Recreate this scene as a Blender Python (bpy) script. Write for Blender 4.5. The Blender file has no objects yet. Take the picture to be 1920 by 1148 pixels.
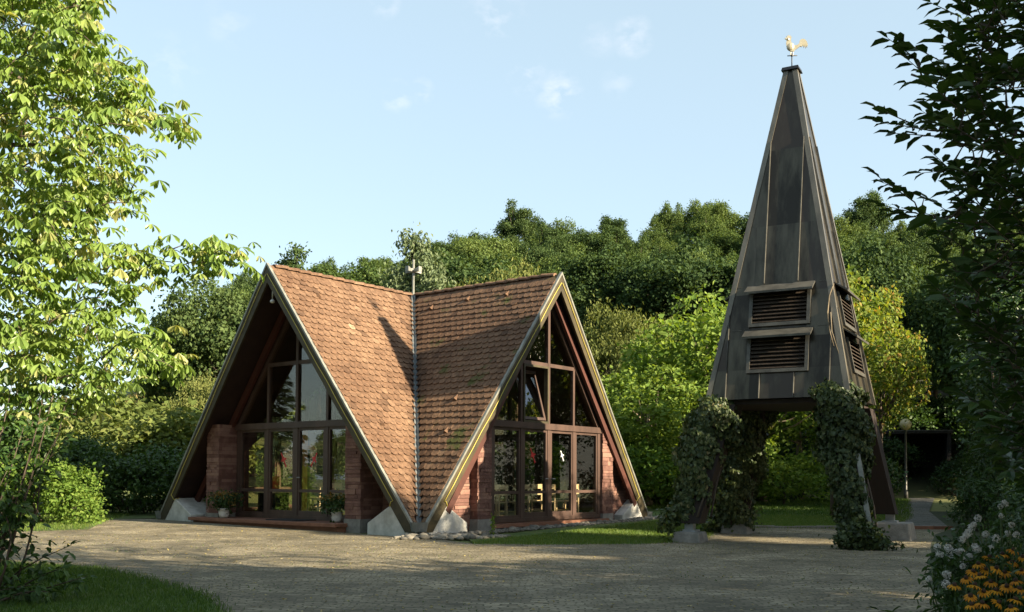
import bpy, math, random
import numpy as np
from mathutils import Vector, Matrix
R = math.radians
scene = bpy.context.scene
COL = scene.collection
random.seed(7)

# ------------------------------------------------------------------ camera, world, sun, exposure
CH = 1.25
cam_d = bpy.data.cameras.new("camera")
cam_d.sensor_width = 36.0
cam_d.lens = 35.05
cam_d.shift_y = 0.1381
cam_d.clip_start = 0.1
cam_d.clip_end = 2000
cam = bpy.data.objects.new("camera", cam_d)
COL.objects.link(cam)
PT, RL = 0.03, 0.0054
up = Vector((0, -math.sin(PT), math.cos(PT)))
right = Vector((1, 0, 0))
fw = Vector((0, math.cos(PT), math.sin(PT)))
r2 = right * math.cos(RL) + up * math.sin(RL)
u2 = up * math.cos(RL) - right * math.sin(RL)
M = Matrix((r2, u2, -fw)).transposed().to_4x4()
M.translation = (0, 0, CH)
cam.matrix_world = M
scene.camera = cam

SUN_AZ, SUN_EL = R(30.0), R(22.6)     # azimuth measured from +X towards -Y
sdir = Vector((math.cos(SUN_EL) * math.cos(SUN_AZ), -math.cos(SUN_EL) * math.sin(SUN_AZ), math.sin(SUN_EL)))
sl = bpy.data.lights.new("sun", 'SUN')
sl.energy = 5.0
sl.angle = R(0.55)
sl.color = (1.0, 0.85, 0.61)
so = bpy.data.objects.new("sun", sl)
so.rotation_euler = sdir.to_track_quat('Z', 'Y').to_euler()
so.location = (20, -10, 20)
COL.objects.link(so)

w = bpy.data.worlds.new("World")
scene.world = w
w.use_nodes = True
nt = w.node_tree
nt.nodes.clear()
out = nt.nodes.new('ShaderNodeOutputWorld')
bg = nt.nodes.new('ShaderNodeBackground')
bg.inputs[1].default_value = 0.068
sky = nt.nodes.new('ShaderNodeTexSky')
sky.sky_type = 'NISHITA'
sky.sun_disc = False
sky.sun_elevation = SUN_EL
sky.sun_rotation = R(90) + SUN_AZ
sky.altitude = 200
sky.air_density = 1.0
sky.dust_density = 1.4
sky.ozone_density = 1.0
tc = nt.nodes.new('ShaderNodeTexCoord')
mp = nt.nodes.new('ShaderNodeMapping')
mp.inputs['Scale'].default_value = (1, 1, 1.6)
mp.inputs['Location'].default_value = (0.37, 0.1, 0.22)
nz = nt.nodes.new('ShaderNodeTexNoise')
nz.inputs['Scale'].default_value = 34
nz.inputs['Detail'].default_value = 7
nz.inputs['Roughness'].default_value = 0.55
cr = nt.nodes.new('ShaderNodeValToRGB')
cr.color_ramp.elements[0].position = 0.47
cr.color_ramp.elements[0].color = (0, 0, 0, 1)
cr.color_ramp.elements[1].position = 0.80
cr.color_ramp.elements[1].color = (.85, .85, .85, 1)
mx = nt.nodes.new('ShaderNodeMixRGB')
mx.inputs[2].default_value = (7.6, 6.7, 6.5, 1)
nt.links.new(tc.outputs['Generated'], mp.inputs[0])
nt.links.new(mp.outputs[0], nz.inputs['Vector'])
nt.links.new(nz.outputs[0], cr.inputs[0])
def sky_dir(px, py):
    v = (py - 895.3) + 1869.4 * math.tan(PT)
    d = Vector((px - 960, 1869.4 * math.cos(PT) + v * math.sin(PT), -v * math.cos(PT) + 1869.4 * math.sin(PT)))
    return d.normalized()
acc = None
for cpx, cpy, rad, op in ((1045, 178, .030, 1.0), (740, 182, .020, .9), (788, 172, .016, .8), (985, 142, .026, .6), (1182, 68, .026, .8), (925, 30, .040, .6), (1120, 76, .024, .35), (1155, 155, .022, .3), (315, 130, .04, .35), (425, 45, .03, .3), (716, 5, .02, .8)):
    vd = nt.nodes.new('ShaderNodeVectorMath'); vd.operation = 'DISTANCE'
    vd.inputs[1].default_value = sky_dir(cpx, cpy)
    nt.links.new(tc.outputs['Generated'], vd.inputs[0])
    mr = nt.nodes.new('ShaderNodeMapRange'); mr.inputs[1].default_value = rad * .85; mr.inputs[2].default_value = 0; mr.inputs[3].default_value = 0; mr.inputs[4].default_value = op * .55
    nt.links.new(vd.outputs['Value'], mr.inputs[0])
    if acc is None: acc = mr.outputs[0]
    else:
        mxm = nt.nodes.new('ShaderNodeMath'); mxm.operation = 'MAXIMUM'
        nt.links.new(acc, mxm.inputs[0]); nt.links.new(mr.outputs[0], mxm.inputs[1]); acc = mxm.outputs[0]
mlt = nt.nodes.new('ShaderNodeMath'); mlt.operation = 'MULTIPLY'
nt.links.new(acc, mlt.inputs[0]); nt.links.new(cr.outputs[0], mlt.inputs[1])
nt.links.new(mlt.outputs[0], mx.inputs[0])
veil = nt.nodes.new('ShaderNodeMixRGB')
veil.inputs[0].default_value = 0.5
veil.inputs[2].default_value = (3.5, 4.35, 4.55, 1)
nt.links.new(sky.outputs[0], veil.inputs[1])
nt.links.new(veil.outputs[0], mx.inputs[1])
nt.links.new(mx.outputs[0], bg.inputs[0])
nt.links.new(bg.outputs[0], out.inputs[0])

scene.view_settings.view_transform = 'Standard'
scene.view_settings.look = 'None'
scene.view_settings.exposure = 1.88
scene.view_settings.gamma = 1.0
scene.cycles.max_bounces = 8
scene.cycles.transparent_max_bounces = 16
scene.cycles.caustics_reflective = False
scene.cycles.caustics_refractive = False

# ------------------------------------------------------------------ materials
MAT = {}
def nodes_of(name):
    m = bpy.data.materials.new(name)
    m.use_nodes = True
    m.node_tree.nodes.clear()
    MAT[name] = m
    return m, m.node_tree.nodes, m.node_tree.links

ALB = 0.74
def sc_(c):
    return tuple(v * ALB for v in c)

def ramp(N, stops):
    r = N.new('ShaderNodeValToRGB')
    el = r.color_ramp.elements
    while len(el) < len(stops):
        el.new(0.5)
    for e, (p, c) in zip(el, stops):
        e.position = p
        e.color = (*c, 1)
    return r

def mat(name, c1, c2=None, scale=5, rough=0.7, bump=0.0, metal=0.0, attr=0.0, spec=0.4, bscale=None, stretch=(1, 1, 1), lo=.35, hi=.65, c3=None):
    """two-tone noise over object coordinates, optional per-piece random attribute, optional bump"""
    m, N, L = nodes_of(name)
    o = N.new('ShaderNodeOutputMaterial'); p = N.new('ShaderNodeBsdfPrincipled')
    L.new(p.outputs[0], o.inputs[0])
    p.inputs['Roughness'].default_value = rough
    p.inputs['Metallic'].default_value = metal
    p.inputs['Specular IOR Level'].default_value = spec
    t = N.new('ShaderNodeTexCoord'); mpn = N.new('ShaderNodeMapping')
    mpn.inputs['Scale'].default_value = stretch
    L.new(t.outputs['Object'], mpn.inputs[0])
    n = N.new('ShaderNodeTexNoise'); n.inputs['Scale'].default_value = scale; n.inputs['Detail'].default_value = 6
    n.inputs['Roughness'].default_value = .6
    L.new(mpn.outputs[0], n.inputs['Vector'])
    c1 = sc_(c1); c2 = sc_(c2) if c2 else c1; c3 = sc_(c3) if c3 else None
    st = [(lo, c1), (hi, c2)] if c3 is None else [(lo, c1), ((lo + hi) / 2, c2), (hi, c3)]
    rp = ramp(N, st)
    if attr:
        a = N.new('ShaderNodeAttribute'); a.attribute_name = 'rnd'
        mm = N.new('ShaderNodeMath'); mm.operation = 'MULTIPLY_ADD'
        mm.inputs[1].default_value = attr; mm.inputs[2].default_value = -attr / 2
        L.new(a.outputs['Fac'], mm.inputs[0])
        ad = N.new('ShaderNodeMath'); ad.operation = 'ADD'
        L.new(n.outputs[0], ad.inputs[0]); L.new(mm.outputs[0], ad.inputs[1])
        L.new(ad.outputs[0], rp.inputs[0])
    else:
        L.new(n.outputs[0], rp.inputs[0])
    L.new(rp.outputs[0], p.inputs['Base Color'])
    if bump:
        b = N.new('ShaderNodeBump'); b.inputs['Strength'].default_value = bump; b.inputs['Distance'].default_value = .02
        n2 = N.new('ShaderNodeTexNoise'); n2.inputs['Scale'].default_value = bscale or scale * 4; n2.inputs['Detail'].default_value = 5
        L.new(mpn.outputs[0], n2.inputs['Vector'])
        L.new(n2.outputs[0], b.inputs['Height']); L.new(b.outputs[0], p.inputs['Normal'])
    return m

def leafmat(name, stops, trans=0.35, rough=0.45, tcol=None, spec=0.35):
    m, N, L = nodes_of(name)
    o = N.new('ShaderNodeOutputMaterial'); p = N.new('ShaderNodeBsdfPrincipled')
    p.inputs['Roughness'].default_value = rough
    p.inputs['Specular IOR Level'].default_value = spec
    a = N.new('ShaderNodeAttribute'); a.attribute_name = 'rnd'
    oi = N.new('ShaderNodeObjectInfo')
    ad = N.new('ShaderNodeMath'); ad.operation = 'MULTIPLY_ADD'; ad.inputs[1].default_value = .5
    sb = N.new('ShaderNodeMath'); sb.operation = 'SUBTRACT'; sb.inputs[1].default_value = .25
    L.new(oi.outputs['Random'], ad.inputs[0]); L.new(a.outputs['Fac'], ad.inputs[2]); L.new(ad.outputs[0], sb.inputs[0])
    rp = ramp(N, [(a_, sc_(c_)) for a_, c_ in stops]); L.new(sb.outputs[0], rp.inputs[0])
    tr = N.new('ShaderNodeBsdfTranslucent')
    hs = N.new('ShaderNodeMixRGB'); hs.blend_type = 'MULTIPLY'; hs.inputs[0].default_value = 1
    hs.inputs[2].default_value = (*(tcol or (1.35, 1.25, .45)), 1)
    L.new(rp.outputs[0], hs.inputs[1]); L.new(hs.outputs[0], tr.inputs[0])
    L.new(rp.outputs[0], p.inputs['Base Color'])
    mxs = N.new('ShaderNodeMixShader'); mxs.inputs[0].default_value = trans
    L.new(p.outputs[0], mxs.inputs[1]); L.new(tr.outputs[0], mxs.inputs[2]); L.new(mxs.outputs[0], o.inputs[0])
    return m

G = lambda *a: a
leafmat('leaf_chestnut', [(0, (.065, .135, .028)), (.4, (.18, .29, .060)), (.88, (.31, .43, .11)), (1, (.42, .44, .17))], .42, .34)
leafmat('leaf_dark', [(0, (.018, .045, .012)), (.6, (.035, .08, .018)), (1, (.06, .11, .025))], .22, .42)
leafmat('leaf_forest_dark', [(0, (.028, .058, .020)), (.5, (.068, .115, .038)), (1, (.135, .19, .066))], .28, .75, spec=.12)
leafmat('leaf_forest_mid', [(0, (.046, .084, .024)), (.5, (.11, .168, .046)), (1, (.19, .25, .080))], .3, .75, spec=.12)
leafmat('leaf_forest_pale', [(0, (.08, .11, .03)), (.5, (.16, .19, .055)), (1, (.24, .26, .085))], .32, .75, spec=.12)
leafmat('leaf_olive', [(0, (.08, .12, .03)), (.5, (.16, .21, .058)), (1, (.26, .29, .09))], .35, .75, spec=.12)
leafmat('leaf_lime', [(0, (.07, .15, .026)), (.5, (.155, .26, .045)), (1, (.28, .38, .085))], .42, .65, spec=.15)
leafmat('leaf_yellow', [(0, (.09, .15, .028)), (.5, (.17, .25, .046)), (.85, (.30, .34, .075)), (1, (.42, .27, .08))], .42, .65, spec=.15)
leafmat('leaf_conifer', [(0, (.028, .055, .028)), (.5, (.05, .09, .04)), (1, (.08, .125, .05))], .15, .6)
leafmat('leaf_cedar', [(0, (.07, .115, .05)), (.5, (.14, .19, .085)), (1, (.23, .28, .14))], .25, .6)
leafmat('leaf_ivy', [(0, (.03, .055, .02)), (.45, (.08, .115, .04)), (.85, (.17, .20, .08)), (1, (.30, .24, .12))], .25, .45, spec=.3)
leafmat('leaf_hedge', [(0, (.022, .055, .014)), (.6, (.045, .10, .022)), (1, (.08, .15, .03))], .25, .45)
leafmat('grass_blade', [(0, (.05, .11, .014)), (.5, (.10, .19, .022)), (1, (.19, .24, .05))], .35, .55)
leafmat('leaf_litter', [(0, (.28, .20, .06)), (.5, (.42, .34, .10)), (1, (.48, .40, .22))], .1, .7)
leafmat('petal_orange', [(0, (.62, .22, .008)), (.5, (.78, .34, .012)), (1, (.85, .44, .02))], .25, .6, (1.1, .9, .3))
leafmat('petal_white', [(0, (.62, .60, .56)), (1, (.8, .78, .74))], .25, .6, (1, 1, 1))
mat('bark', (.05, .038, .028), (.13, .10, .075), 6, .9, .6, stretch=(1, 1, .25))
mat('bark_pale', (.16, .13, .09), (.27, .22, .15), 6, .9, .6, stretch=(1, 1, .25))
mat('flower_cone', (.03, .015, .008), (.07, .035, .015), 30, .8)
mat('fruit', (.24, .32, .06), (.36, .42, .12), 30, .6)
# roof tiles
def tilemat(name, mosslo):
    m, N, L = nodes_of(name)
    o = N.new('ShaderNodeOutputMaterial'); p = N.new('ShaderNodeBsdfPrincipled'); L.new(p.outputs[0], o.inputs[0])
    p.inputs['Roughness'].default_value = .85; p.inputs['Specular IOR Level'].default_value = .25
    a = N.new('ShaderNodeAttribute'); a.attribute_name = 'rnd'
    rp = ramp(N, [(a_, sc_(c_)) for a_, c_ in [(0, (.115, .070, .047)), (.3, (.178, .108, .071)), (.7, (.225, .143, .096)), (.95, (.27, .18, .125)), (1, (.33, .25, .18))]])
    L.new(a.outputs['Fac'], rp.inputs[0])
    t = N.new('ShaderNodeTexCoord')
    n = N.new('ShaderNodeTexNoise'); n.inputs['Scale'].default_value = 1.1; n.inputs['Detail'].default_value = 8; n.inputs['Roughness'].default_value = .68
    L.new(t.outputs['Object'], n.inputs['Vector'])
    r3 = ramp(N, [(mosslo, (0, 0, 0)), (mosslo + .07, (1, 1, 1))]); L.new(n.outputs[0], r3.inputs[0])
    n2 = N.new('ShaderNodeTexNoise'); n2.inputs['Scale'].default_value = 14; n2.inputs['Detail'].default_value = 6
    L.new(t.outputs['Object'], n2.inputs['Vector'])
    r4 = ramp(N, [(.38, (.68, .66, .62)), (.62, (1.12, 1.1, 1.04))]); L.new(n2.outputs[0], r4.inputs[0])
    n3 = N.new('ShaderNodeTexNoise'); n3.inputs['Scale'].default_value = .55; n3.inputs['Detail'].default_value = 3
    L.new(t.outputs['Object'], n3.inputs['Vector'])
    r5 = ramp(N, [(.35, (.80, .74, .70)), (.65, (1.1, 1.08, 1.04))]); L.new(n3.outputs[0], r5.inputs[0])
    m0 = N.new('ShaderNodeMixRGB'); m0.blend_type = 'MULTIPLY'; m0.inputs[0].default_value = 1
    L.new(rp.outputs[0], m0.inputs[1]); L.new(r5.outputs[0], m0.inputs[2])
    m1 = N.new('ShaderNodeMixRGB'); m1.blend_type = 'MULTIPLY'; m1.inputs[0].default_value = 1
    L.new(m0.outputs[0], m1.inputs[1]); L.new(r4.outputs[0], m1.inputs[2])
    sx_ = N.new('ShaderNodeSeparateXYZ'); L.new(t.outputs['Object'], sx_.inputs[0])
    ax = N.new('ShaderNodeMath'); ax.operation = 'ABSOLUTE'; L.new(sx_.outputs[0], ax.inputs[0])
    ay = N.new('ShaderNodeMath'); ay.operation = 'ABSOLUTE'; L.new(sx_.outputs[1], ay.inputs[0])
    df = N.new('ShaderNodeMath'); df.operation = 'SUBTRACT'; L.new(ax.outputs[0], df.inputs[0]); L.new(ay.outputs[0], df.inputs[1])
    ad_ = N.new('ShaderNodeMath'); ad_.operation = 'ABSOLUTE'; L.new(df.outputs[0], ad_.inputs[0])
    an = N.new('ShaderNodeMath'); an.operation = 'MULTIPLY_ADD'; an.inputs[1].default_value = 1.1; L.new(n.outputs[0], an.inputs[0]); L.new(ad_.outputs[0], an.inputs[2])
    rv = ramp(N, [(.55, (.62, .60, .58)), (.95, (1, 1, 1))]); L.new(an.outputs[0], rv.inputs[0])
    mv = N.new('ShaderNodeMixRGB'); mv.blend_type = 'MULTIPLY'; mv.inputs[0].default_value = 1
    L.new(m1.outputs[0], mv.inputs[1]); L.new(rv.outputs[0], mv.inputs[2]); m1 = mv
    m2 = N.new('ShaderNodeMixRGB'); m2.inputs[2].default_value = (.060, .065, .018, 1)
    L.new(r3.outputs[0], m2.inputs[0]); L.new(m1.outputs[0], m2.inputs[1]); L.new(m2.outputs[0], p.inputs['Base Color'])
    b = N.new('ShaderNodeBump'); b.inputs['Strength'].default_value = .5; b.inputs['Distance'].default_value = .01
    L.new(n2.outputs[0], b.inputs['Height']); L.new(b.outputs[0], p.inputs['Normal'])
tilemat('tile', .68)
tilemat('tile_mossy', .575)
mat('brick', (.15, .070, .054), (.22, .11, .085), 3, .85, .9, attr=.35, bscale=22, c3=(.29, .16, .12))
mat('sandstone_step', (.22, .095, .055), (.30, .14, .085), 4, .8, .3)
mat('concrete_white', (.44, .43, .39), (.72, .71, .67), 3.5, .8, .3, bscale=30)
mat('concrete', (.20, .19, .17), (.33, .31, .28), 5, .9, .6, bscale=30)
mat('window_wood', (.060, .035, .027), (.10, .058, .044), 3, .5, .1, stretch=(1, 1, .2))
mat('soffit_wood', (.022, .010, .007), (.038, .018, .012), 3, .7, .2)
mat('barge_wood', (.036, .029, .014), (.082, .062, .027), 2.5, .6, .25, bscale=30)
mat('red_wood', (.06, .018, .012), (.09, .025, .015), 3, .6)
mat('zinc', (.22, .25, .27), (.36, .38, .38), 5, .42, .1, metal=.65)
mat('zinc_light', (.20, .21, .19), (.34, .34, .30), 5, .45, .1, metal=.3)
mat('cable_yellow', (.55, .45, .08), (.6, .5, .1), 3, .5)
mat('tower_metal', (.036, .031, .024), (.115, .102, .074), 2.6, .34, .12, metal=.6, stretch=(1, 1, .16), lo=.3, hi=.7, c3=(.065, .052, .042), attr=.4, bscale=3)
mat('tower_trim', (.13, .12, .10), (.25, .225, .18), 3, .42, .1, metal=.5, stretch=(1, 1, .3))
mat('tower_cap', (.03, .035, .045), (.05, .055, .07), 3, .5, metal=.5)
mat('louvre_wood', (.028, .019, .013), (.062, .042, .028), 6, .7, .3)
mat('leg_wood', (.016, .009, .007), (.028, .015, .011), 3, .75, .3, stretch=(1, 1, .2))
mat('hood_metal', (.075, .073, .065), (.14, .135, .118), 4, .5, .1, metal=.4)
mat('rooster_gold', (.46, .40, .26), (.60, .55, .42), 6, .4, metal=.35)
mat('iron', (.06, .06, .06), (.1, .1, .1), 6, .6, metal=.5)
mat('galvanised', (.3, .33, .36), (.42, .44, .46), 6, .5, .1, metal=.4)
mat('light_wood', (.80, .66, .42), (.95, .82, .60), 5, .5, stretch=(1, 1, .2))
mat('orange_wood', (.72, .25, .04), (.78, .32, .06), 5, .5)
mat('red_paint', (.62, .03, .03), (.66, .04, .04), 5, .5)
mat('white_paint', (.72, .72, .70), (.8, .8, .78), 5, .5)
mat('lamp_glass', (.45, .36, .16), (.62, .52, .28), 8, .25)
mat('floor_tile', (.14, .10, .08), (.20, .15, .12), 5, .4)
mat('pot', (.68, .68, .66), (.76, .76, .74), 5, .4)
mat('pebble', (.13, .12, .10), (.27, .245, .20), 4, .85, .3, attr=1.0)
mat('shed_wood', (.02, .018, .016), (.035, .03, .028), 4, .9)
mat('cloth_dark', (.02, .02, .02), (.04, .03, .03), 4, .9)

# glass
m, N, L = nodes_of('glass')
o = N.new('ShaderNodeOutputMaterial'); tr = N.new('ShaderNodeBsdfTransparent'); gl = N.new('ShaderNodeBsdfGlossy')
tr.inputs[0].default_value = (.88, .86, .80, 1)
gl.inputs['Roughness'].default_value = 0.0
gl.inputs[0].default_value = (.85, .88, .95, 1)
fr = N.new('ShaderNodeFresnel'); fr.inputs[0].default_value = 2.25
ms = N.new('ShaderNodeMixShader')
ge = N.new('ShaderNodeNewGeometry'); inv_ = N.new('ShaderNodeMath'); inv_.operation = 'SUBTRACT'; inv_.inputs[0].default_value = 1
L.new(ge.outputs['Backfacing'], inv_.inputs[1])
mu = N.new('ShaderNodeMath'); mu.operation = 'MULTIPLY'
L.new(fr.outputs[0], mu.inputs[0]); L.new(inv_.outputs[0], mu.inputs[1])
L.new(mu.outputs[0], ms.inputs[0]); L.new(tr.outputs[0], ms.inputs[1]); L.new(gl.outputs[0], ms.inputs[2]); L.new(ms.outputs[0], o.inputs[0])

# forecourt: small rectangular setts laid in slightly wandering rows, worn and dusty
def pavemat(name, c_lo, c_mid, c_hi, bw, bh, joint, scale=1.0, mort=.012):
    m, N, L = nodes_of(name)
    o = N.new('ShaderNodeOutputMaterial'); p = N.new('ShaderNodeBsdfPrincipled'); L.new(p.outputs[0], o.inputs[0])
    p.inputs['Roughness'].default_value = .85
    p.inputs['Specular IOR Level'].default_value = .3
    t = N.new('ShaderNodeTexCoord')
    nd = N.new('ShaderNodeTexNoise'); nd.inputs['Scale'].default_value = 1.1; nd.inputs['Detail'].default_value = 5
    L.new(t.outputs['Object'], nd.inputs['Vector'])
    va = N.new('ShaderNodeVectorMath'); va.operation = 'MULTIPLY_ADD'; va.inputs[1].default_value = (.5, .5, 0)
    L.new(nd.outputs['Color'], va.inputs[0]); L.new(t.outputs['Object'], va.inputs[2])
    br = N.new('ShaderNodeTexBrick')
    br.inputs['Scale'].default_value = scale
    br.inputs['Brick Width'].default_value = bw; br.inputs['Row Height'].default_value = bh
    br.inputs['Mortar Size'].default_value = mort; br.inputs['Mortar Smooth'].default_value = .3
    br.inputs['Color1'].default_value = (0, 0, 0, 1); br.inputs['Color2'].default_value = (1, 1, 1, 1); br.inputs['Mortar'].default_value = (.5, .5, .5, 1)
    L.new(va.outputs[0], br.inputs['Vector'])
    n1 = N.new('ShaderNodeTexNoise'); n1.inputs['Scale'].default_value = .8; n1.inputs['Detail'].default_value = 8; n1.inputs['Roughness'].default_value = .65
    L.new(t.outputs['Object'], n1.inputs['Vector'])
    n2 = N.new('ShaderNodeTexNoise'); n2.inputs['Scale'].default_value = 45; n2.inputs['Detail'].default_value = 4
    L.new(t.outputs['Object'], n2.inputs['Vector'])
    s1 = N.new('ShaderNodeMath'); s1.operation = 'MULTIPLY_ADD'; s1.inputs[1].default_value = .22; L.new(br.outputs['Color'], s1.inputs[0]); L.new(n1.outputs[0], s1.inputs[2])
    s2 = N.new('ShaderNodeMath'); s2.operation = 'MULTIPLY_ADD'; s2.inputs[1].default_value = .35; L.new(n2.outputs[0], s2.inputs[0]); L.new(s1.outputs[0], s2.inputs[2])
    rp = ramp(N, [(.50, sc_(c_lo)), (.78, sc_(c_mid)), (1.0, sc_(c_hi))]); L.new(s2.outputs[0], rp.inputs[0])
    n4 = N.new('ShaderNodeTexNoise'); n4.inputs['Scale'].default_value = .32; n4.inputs['Detail'].default_value = 7; n4.inputs['Roughness'].default_value = .7
    L.new(t.outputs['Object'], n4.inputs['Vector'])
    r4 = ramp(N, [(.36, (.66, .66, .64)), (.5, (1, 1, 1)), (.66, (1.18, 1.15, 1.08))]); L.new(n4.outputs[0], r4.inputs[0])
    st_ = N.new('ShaderNodeMixRGB'); st_.blend_type = 'MULTIPLY'; st_.inputs[0].default_value = 1
    L.new(rp.outputs[0], st_.inputs[1]); L.new(r4.outputs[0], st_.inputs[2]); rp = st_
    mm = N.new('ShaderNodeMixRGB'); mm.inputs[2].default_value = (*sc_(joint), 1)
    L.new(br.outputs['Fac'], mm.inputs[0]); L.new(rp.outputs[0], mm.inputs[1]); L.new(mm.outputs[0], p.inputs['Base Color'])
    b = N.new('ShaderNodeBump'); b.inputs['Strength'].default_value = .7; b.inputs['Distance'].default_value = .012
    inv = N.new('ShaderNodeMath'); inv.operation = 'MULTIPLY_ADD'; inv.inputs[1].default_value = -1.2; L.new(br.outputs['Fac'], inv.inputs[0]); L.new(s2.outputs[0], inv.inputs[2])
    L.new(inv.outputs[0], b.inputs['Height']); L.new(b.outputs[0], p.inputs['Normal'])
pavemat('paving', (.085, .072, .050), (.225, .190, .130), (.42, .36, .25), .17, .09, (.095, .085, .045))
pavemat('path_slab', (.10, .10, .09), (.16, .155, .14), (.22, .21, .19), .5, .3, (.03, .035, .02), mort=.02)
mat('soil', (.020, .030, .010), (.045, .060, .018), .7, .95, .4, bscale=20)
mat('lawn', (.040, .080, .014), (.085, .14, .024), 1.4, .9, .6, bscale=60, c3=(.13, .15, .035))
mat('verge', (.06, .09, .018), (.10, .13, .03), 1.4, .9, .6, bscale=60)
# terrain: meadow grass on the open slope, dark forest floor elsewhere
m_t = mat('terrain_grass', (.075, .10, .022), (.12, .15, .035), .12, .95, .5, bscale=12, c3=(.22, .21, .07))
N = m_t.node_tree.nodes; L = m_t.node_tree.links
p_ = [n for n in N if n.type == 'BSDF_PRINCIPLED'][0]; src_ = p_.inputs['Base Color'].links[0].from_socket
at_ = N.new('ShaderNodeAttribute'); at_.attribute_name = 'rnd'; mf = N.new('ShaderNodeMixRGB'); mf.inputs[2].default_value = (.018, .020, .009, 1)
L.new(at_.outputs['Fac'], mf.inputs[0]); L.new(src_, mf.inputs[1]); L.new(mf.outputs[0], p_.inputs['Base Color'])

# ------------------------------------------------------------------ helpers
def mk(name, V, FL, material=None, parent=None, rnd=None, smooth=False):
    me = bpy.data.meshes.new(name)
    V = np.asarray(V, dtype=np.float32).reshape(-1, 3)
    FL = [np.asarray(f, dtype=np.int32) for f in FL if len(f)]
    me.vertices.add(len(V)); me.vertices.foreach_set('co', V.ravel())
    nl = sum(f.size for f in FL); nf = sum(len(f) for f in FL)
    me.loops.add(nl); me.polygons.add(nf)
    me.loops.foreach_set('vertex_index', np.concatenate([f.ravel() for f in FL]))
    tot = np.concatenate([np.full(len(f), f.shape[1], dtype=np.int32) for f in FL])
    st = np.concatenate([[0], np.cumsum(tot)[:-1]]).astype(np.int32)
    me.polygons.foreach_set('loop_start', st); me.polygons.foreach_set('loop_total', tot)
    me.polygons.foreach_set('use_smooth', np.full(nf, bool(smooth)))
    if rnd is not None:
        a = me.attributes.new('rnd', 'FLOAT', 'POINT'); a.data.foreach_set('value', np.asarray(rnd, dtype=np.float32))
    me.update(calc_edges=True); me.validate()
    ob = bpy.data.objects.new(name, me)
    if material: me.materials.append(MAT[material])
    COL.objects.link(ob)
    if parent: ob.parent = parent
    return ob

def tag(o, label, cat, group=None, kind=None):
    o['label'] = label
    if cat: o['category'] = cat
    if group: o['group'] = group
    if kind: o['kind'] = kind
    return o
def struct(o, label=None):
    o['kind'] = 'structure'
    if label: o['label'] = label
    return o
def empty(name, loc, rz=0, label=None, cat=None, group=None):
    o = bpy.data.objects.new(name, None); o.empty_display_size = .2
    COL.objects.link(o); o.location = loc; o.rotation_euler = (0, 0, rz)
    if label: tag(o, label, cat, group)
    return o

class MB:
    def __init__(s): s.V = []; s.F = {}; s.R = []; s.n = 0
    def add(s, vs, fs, r=0.5):
        b = s.n
        s.V += [tuple(v) for v in vs]; s.n += len(vs); s.R += [r] * len(vs)
        for f in fs: s.F.setdefault(len(f), []).append([b + i for i in f])
    def box(s, a, b, r=.5, T=None):
        (x0, y0, z0), (x1, y1, z1) = a, b
        vs = [(x0, y0, z0), (x1, y0, z0), (x1, y1, z0), (x0, y1, z0), (x0, y0, z1), (x1, y0, z1), (x1, y1, z1), (x0, y1, z1)]
        if T: vs = [T(v) for v in vs]
        s.add(vs, [(0, 3, 2, 1), (4, 5, 6, 7), (0, 1, 5, 4), (1, 2, 6, 5), (2, 3, 7, 6), (3, 0, 4, 7)], r)
    def hexa(s, p, r=.5):   # 8 points: bottom ring 0-3, top ring 4-7
        s.add(p, [(0, 3, 2, 1), (4, 5, 6, 7), (0, 1, 5, 4), (1, 2, 6, 5), (2, 3, 7, 6), (3, 0, 4, 7)], r)
    def prism(s, A, B, r=.5):  # two matching rings
        n = len(A)
        fs = [tuple(range(n - 1, -1, -1)), tuple(range(n, 2 * n))] + [(i, (i + 1) % n, n + (i + 1) % n, n + i) for i in range(n)]
        s.add(list(A) + list(B), fs, r)
    def beam(s, p, q, w, h, upv=(0, 0, 1), r=.5):
        p = Vector(p); q = Vector(q); d = (q - p).normalized(); u = Vector(upv)
        sd = d.cross(u)
        if sd.length < 1e-4: sd = d.cross(Vector((0, 1, 0)))
        sd.normalize(); u = sd.cross(d)
        A = [p + sd * (i * w / 2) + u * (j * h / 2) for i, j in ((-1, -1), (1, -1), (1, 1), (-1, 1))]
        B = [v + (q - p) for v in A]
        s.prism(A, B, r)
    def tube(s, pts, rad, k=6, r=.5):
        pts = [Vector(p) for p in pts]; n = len(pts)
        if not hasattr(rad, '__len__'): rad = [rad] * n
        rings = []; ref = Vector((.31, .77, .55))
        for i, p in enumerate(pts):
            d = (pts[min(i + 1, n - 1)] - pts[max(i - 1, 0)]).normalized()
            a = d.cross(ref)
            if a.length < .05: a = d.cross(Vector((1, 0, 0)))
            a.normalize(); b = d.cross(a)
            rings += [p + (a * math.cos(2 * math.pi * j / k) + b * math.sin(2 * math.pi * j / k)) * rad[i] for j in range(k)]
        fs = [(i * k + j, i * k + (j + 1) % k, (i + 1) * k + (j + 1) % k, (i + 1) * k + j) for i in range(n - 1) for j in range(k)]
        fs += [tuple(range(k - 1, -1, -1)), tuple((n - 1) * k + j for j in range(k))]
        s.add(rings, fs, r)
    def lathe(s, prof, k=16, c=(0, 0, 0), r=.5):
        vs = [(c[0] + ra * math.cos(2 * math.pi * j / k), c[1] + ra * math.sin(2 * math.pi * j / k), c[2] + z) for ra, z in prof for j in range(k)]
        n = len(prof)
        fs = [(i * k + j, i * k + (j + 1) % k, (i + 1) * k + (j + 1) % k, (i + 1) * k + j) for i in range(n - 1) for j in range(k)]
        fs += [tuple(range(k - 1, -1, -1)), tuple((n - 1) * k + j for j in range(k))]
        s.add(vs, fs, r)
    def build(s, name, material, parent=None, smooth=False):
        return mk(name, s.V, list(s.F.values()), material, parent, s.R, smooth)

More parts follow.
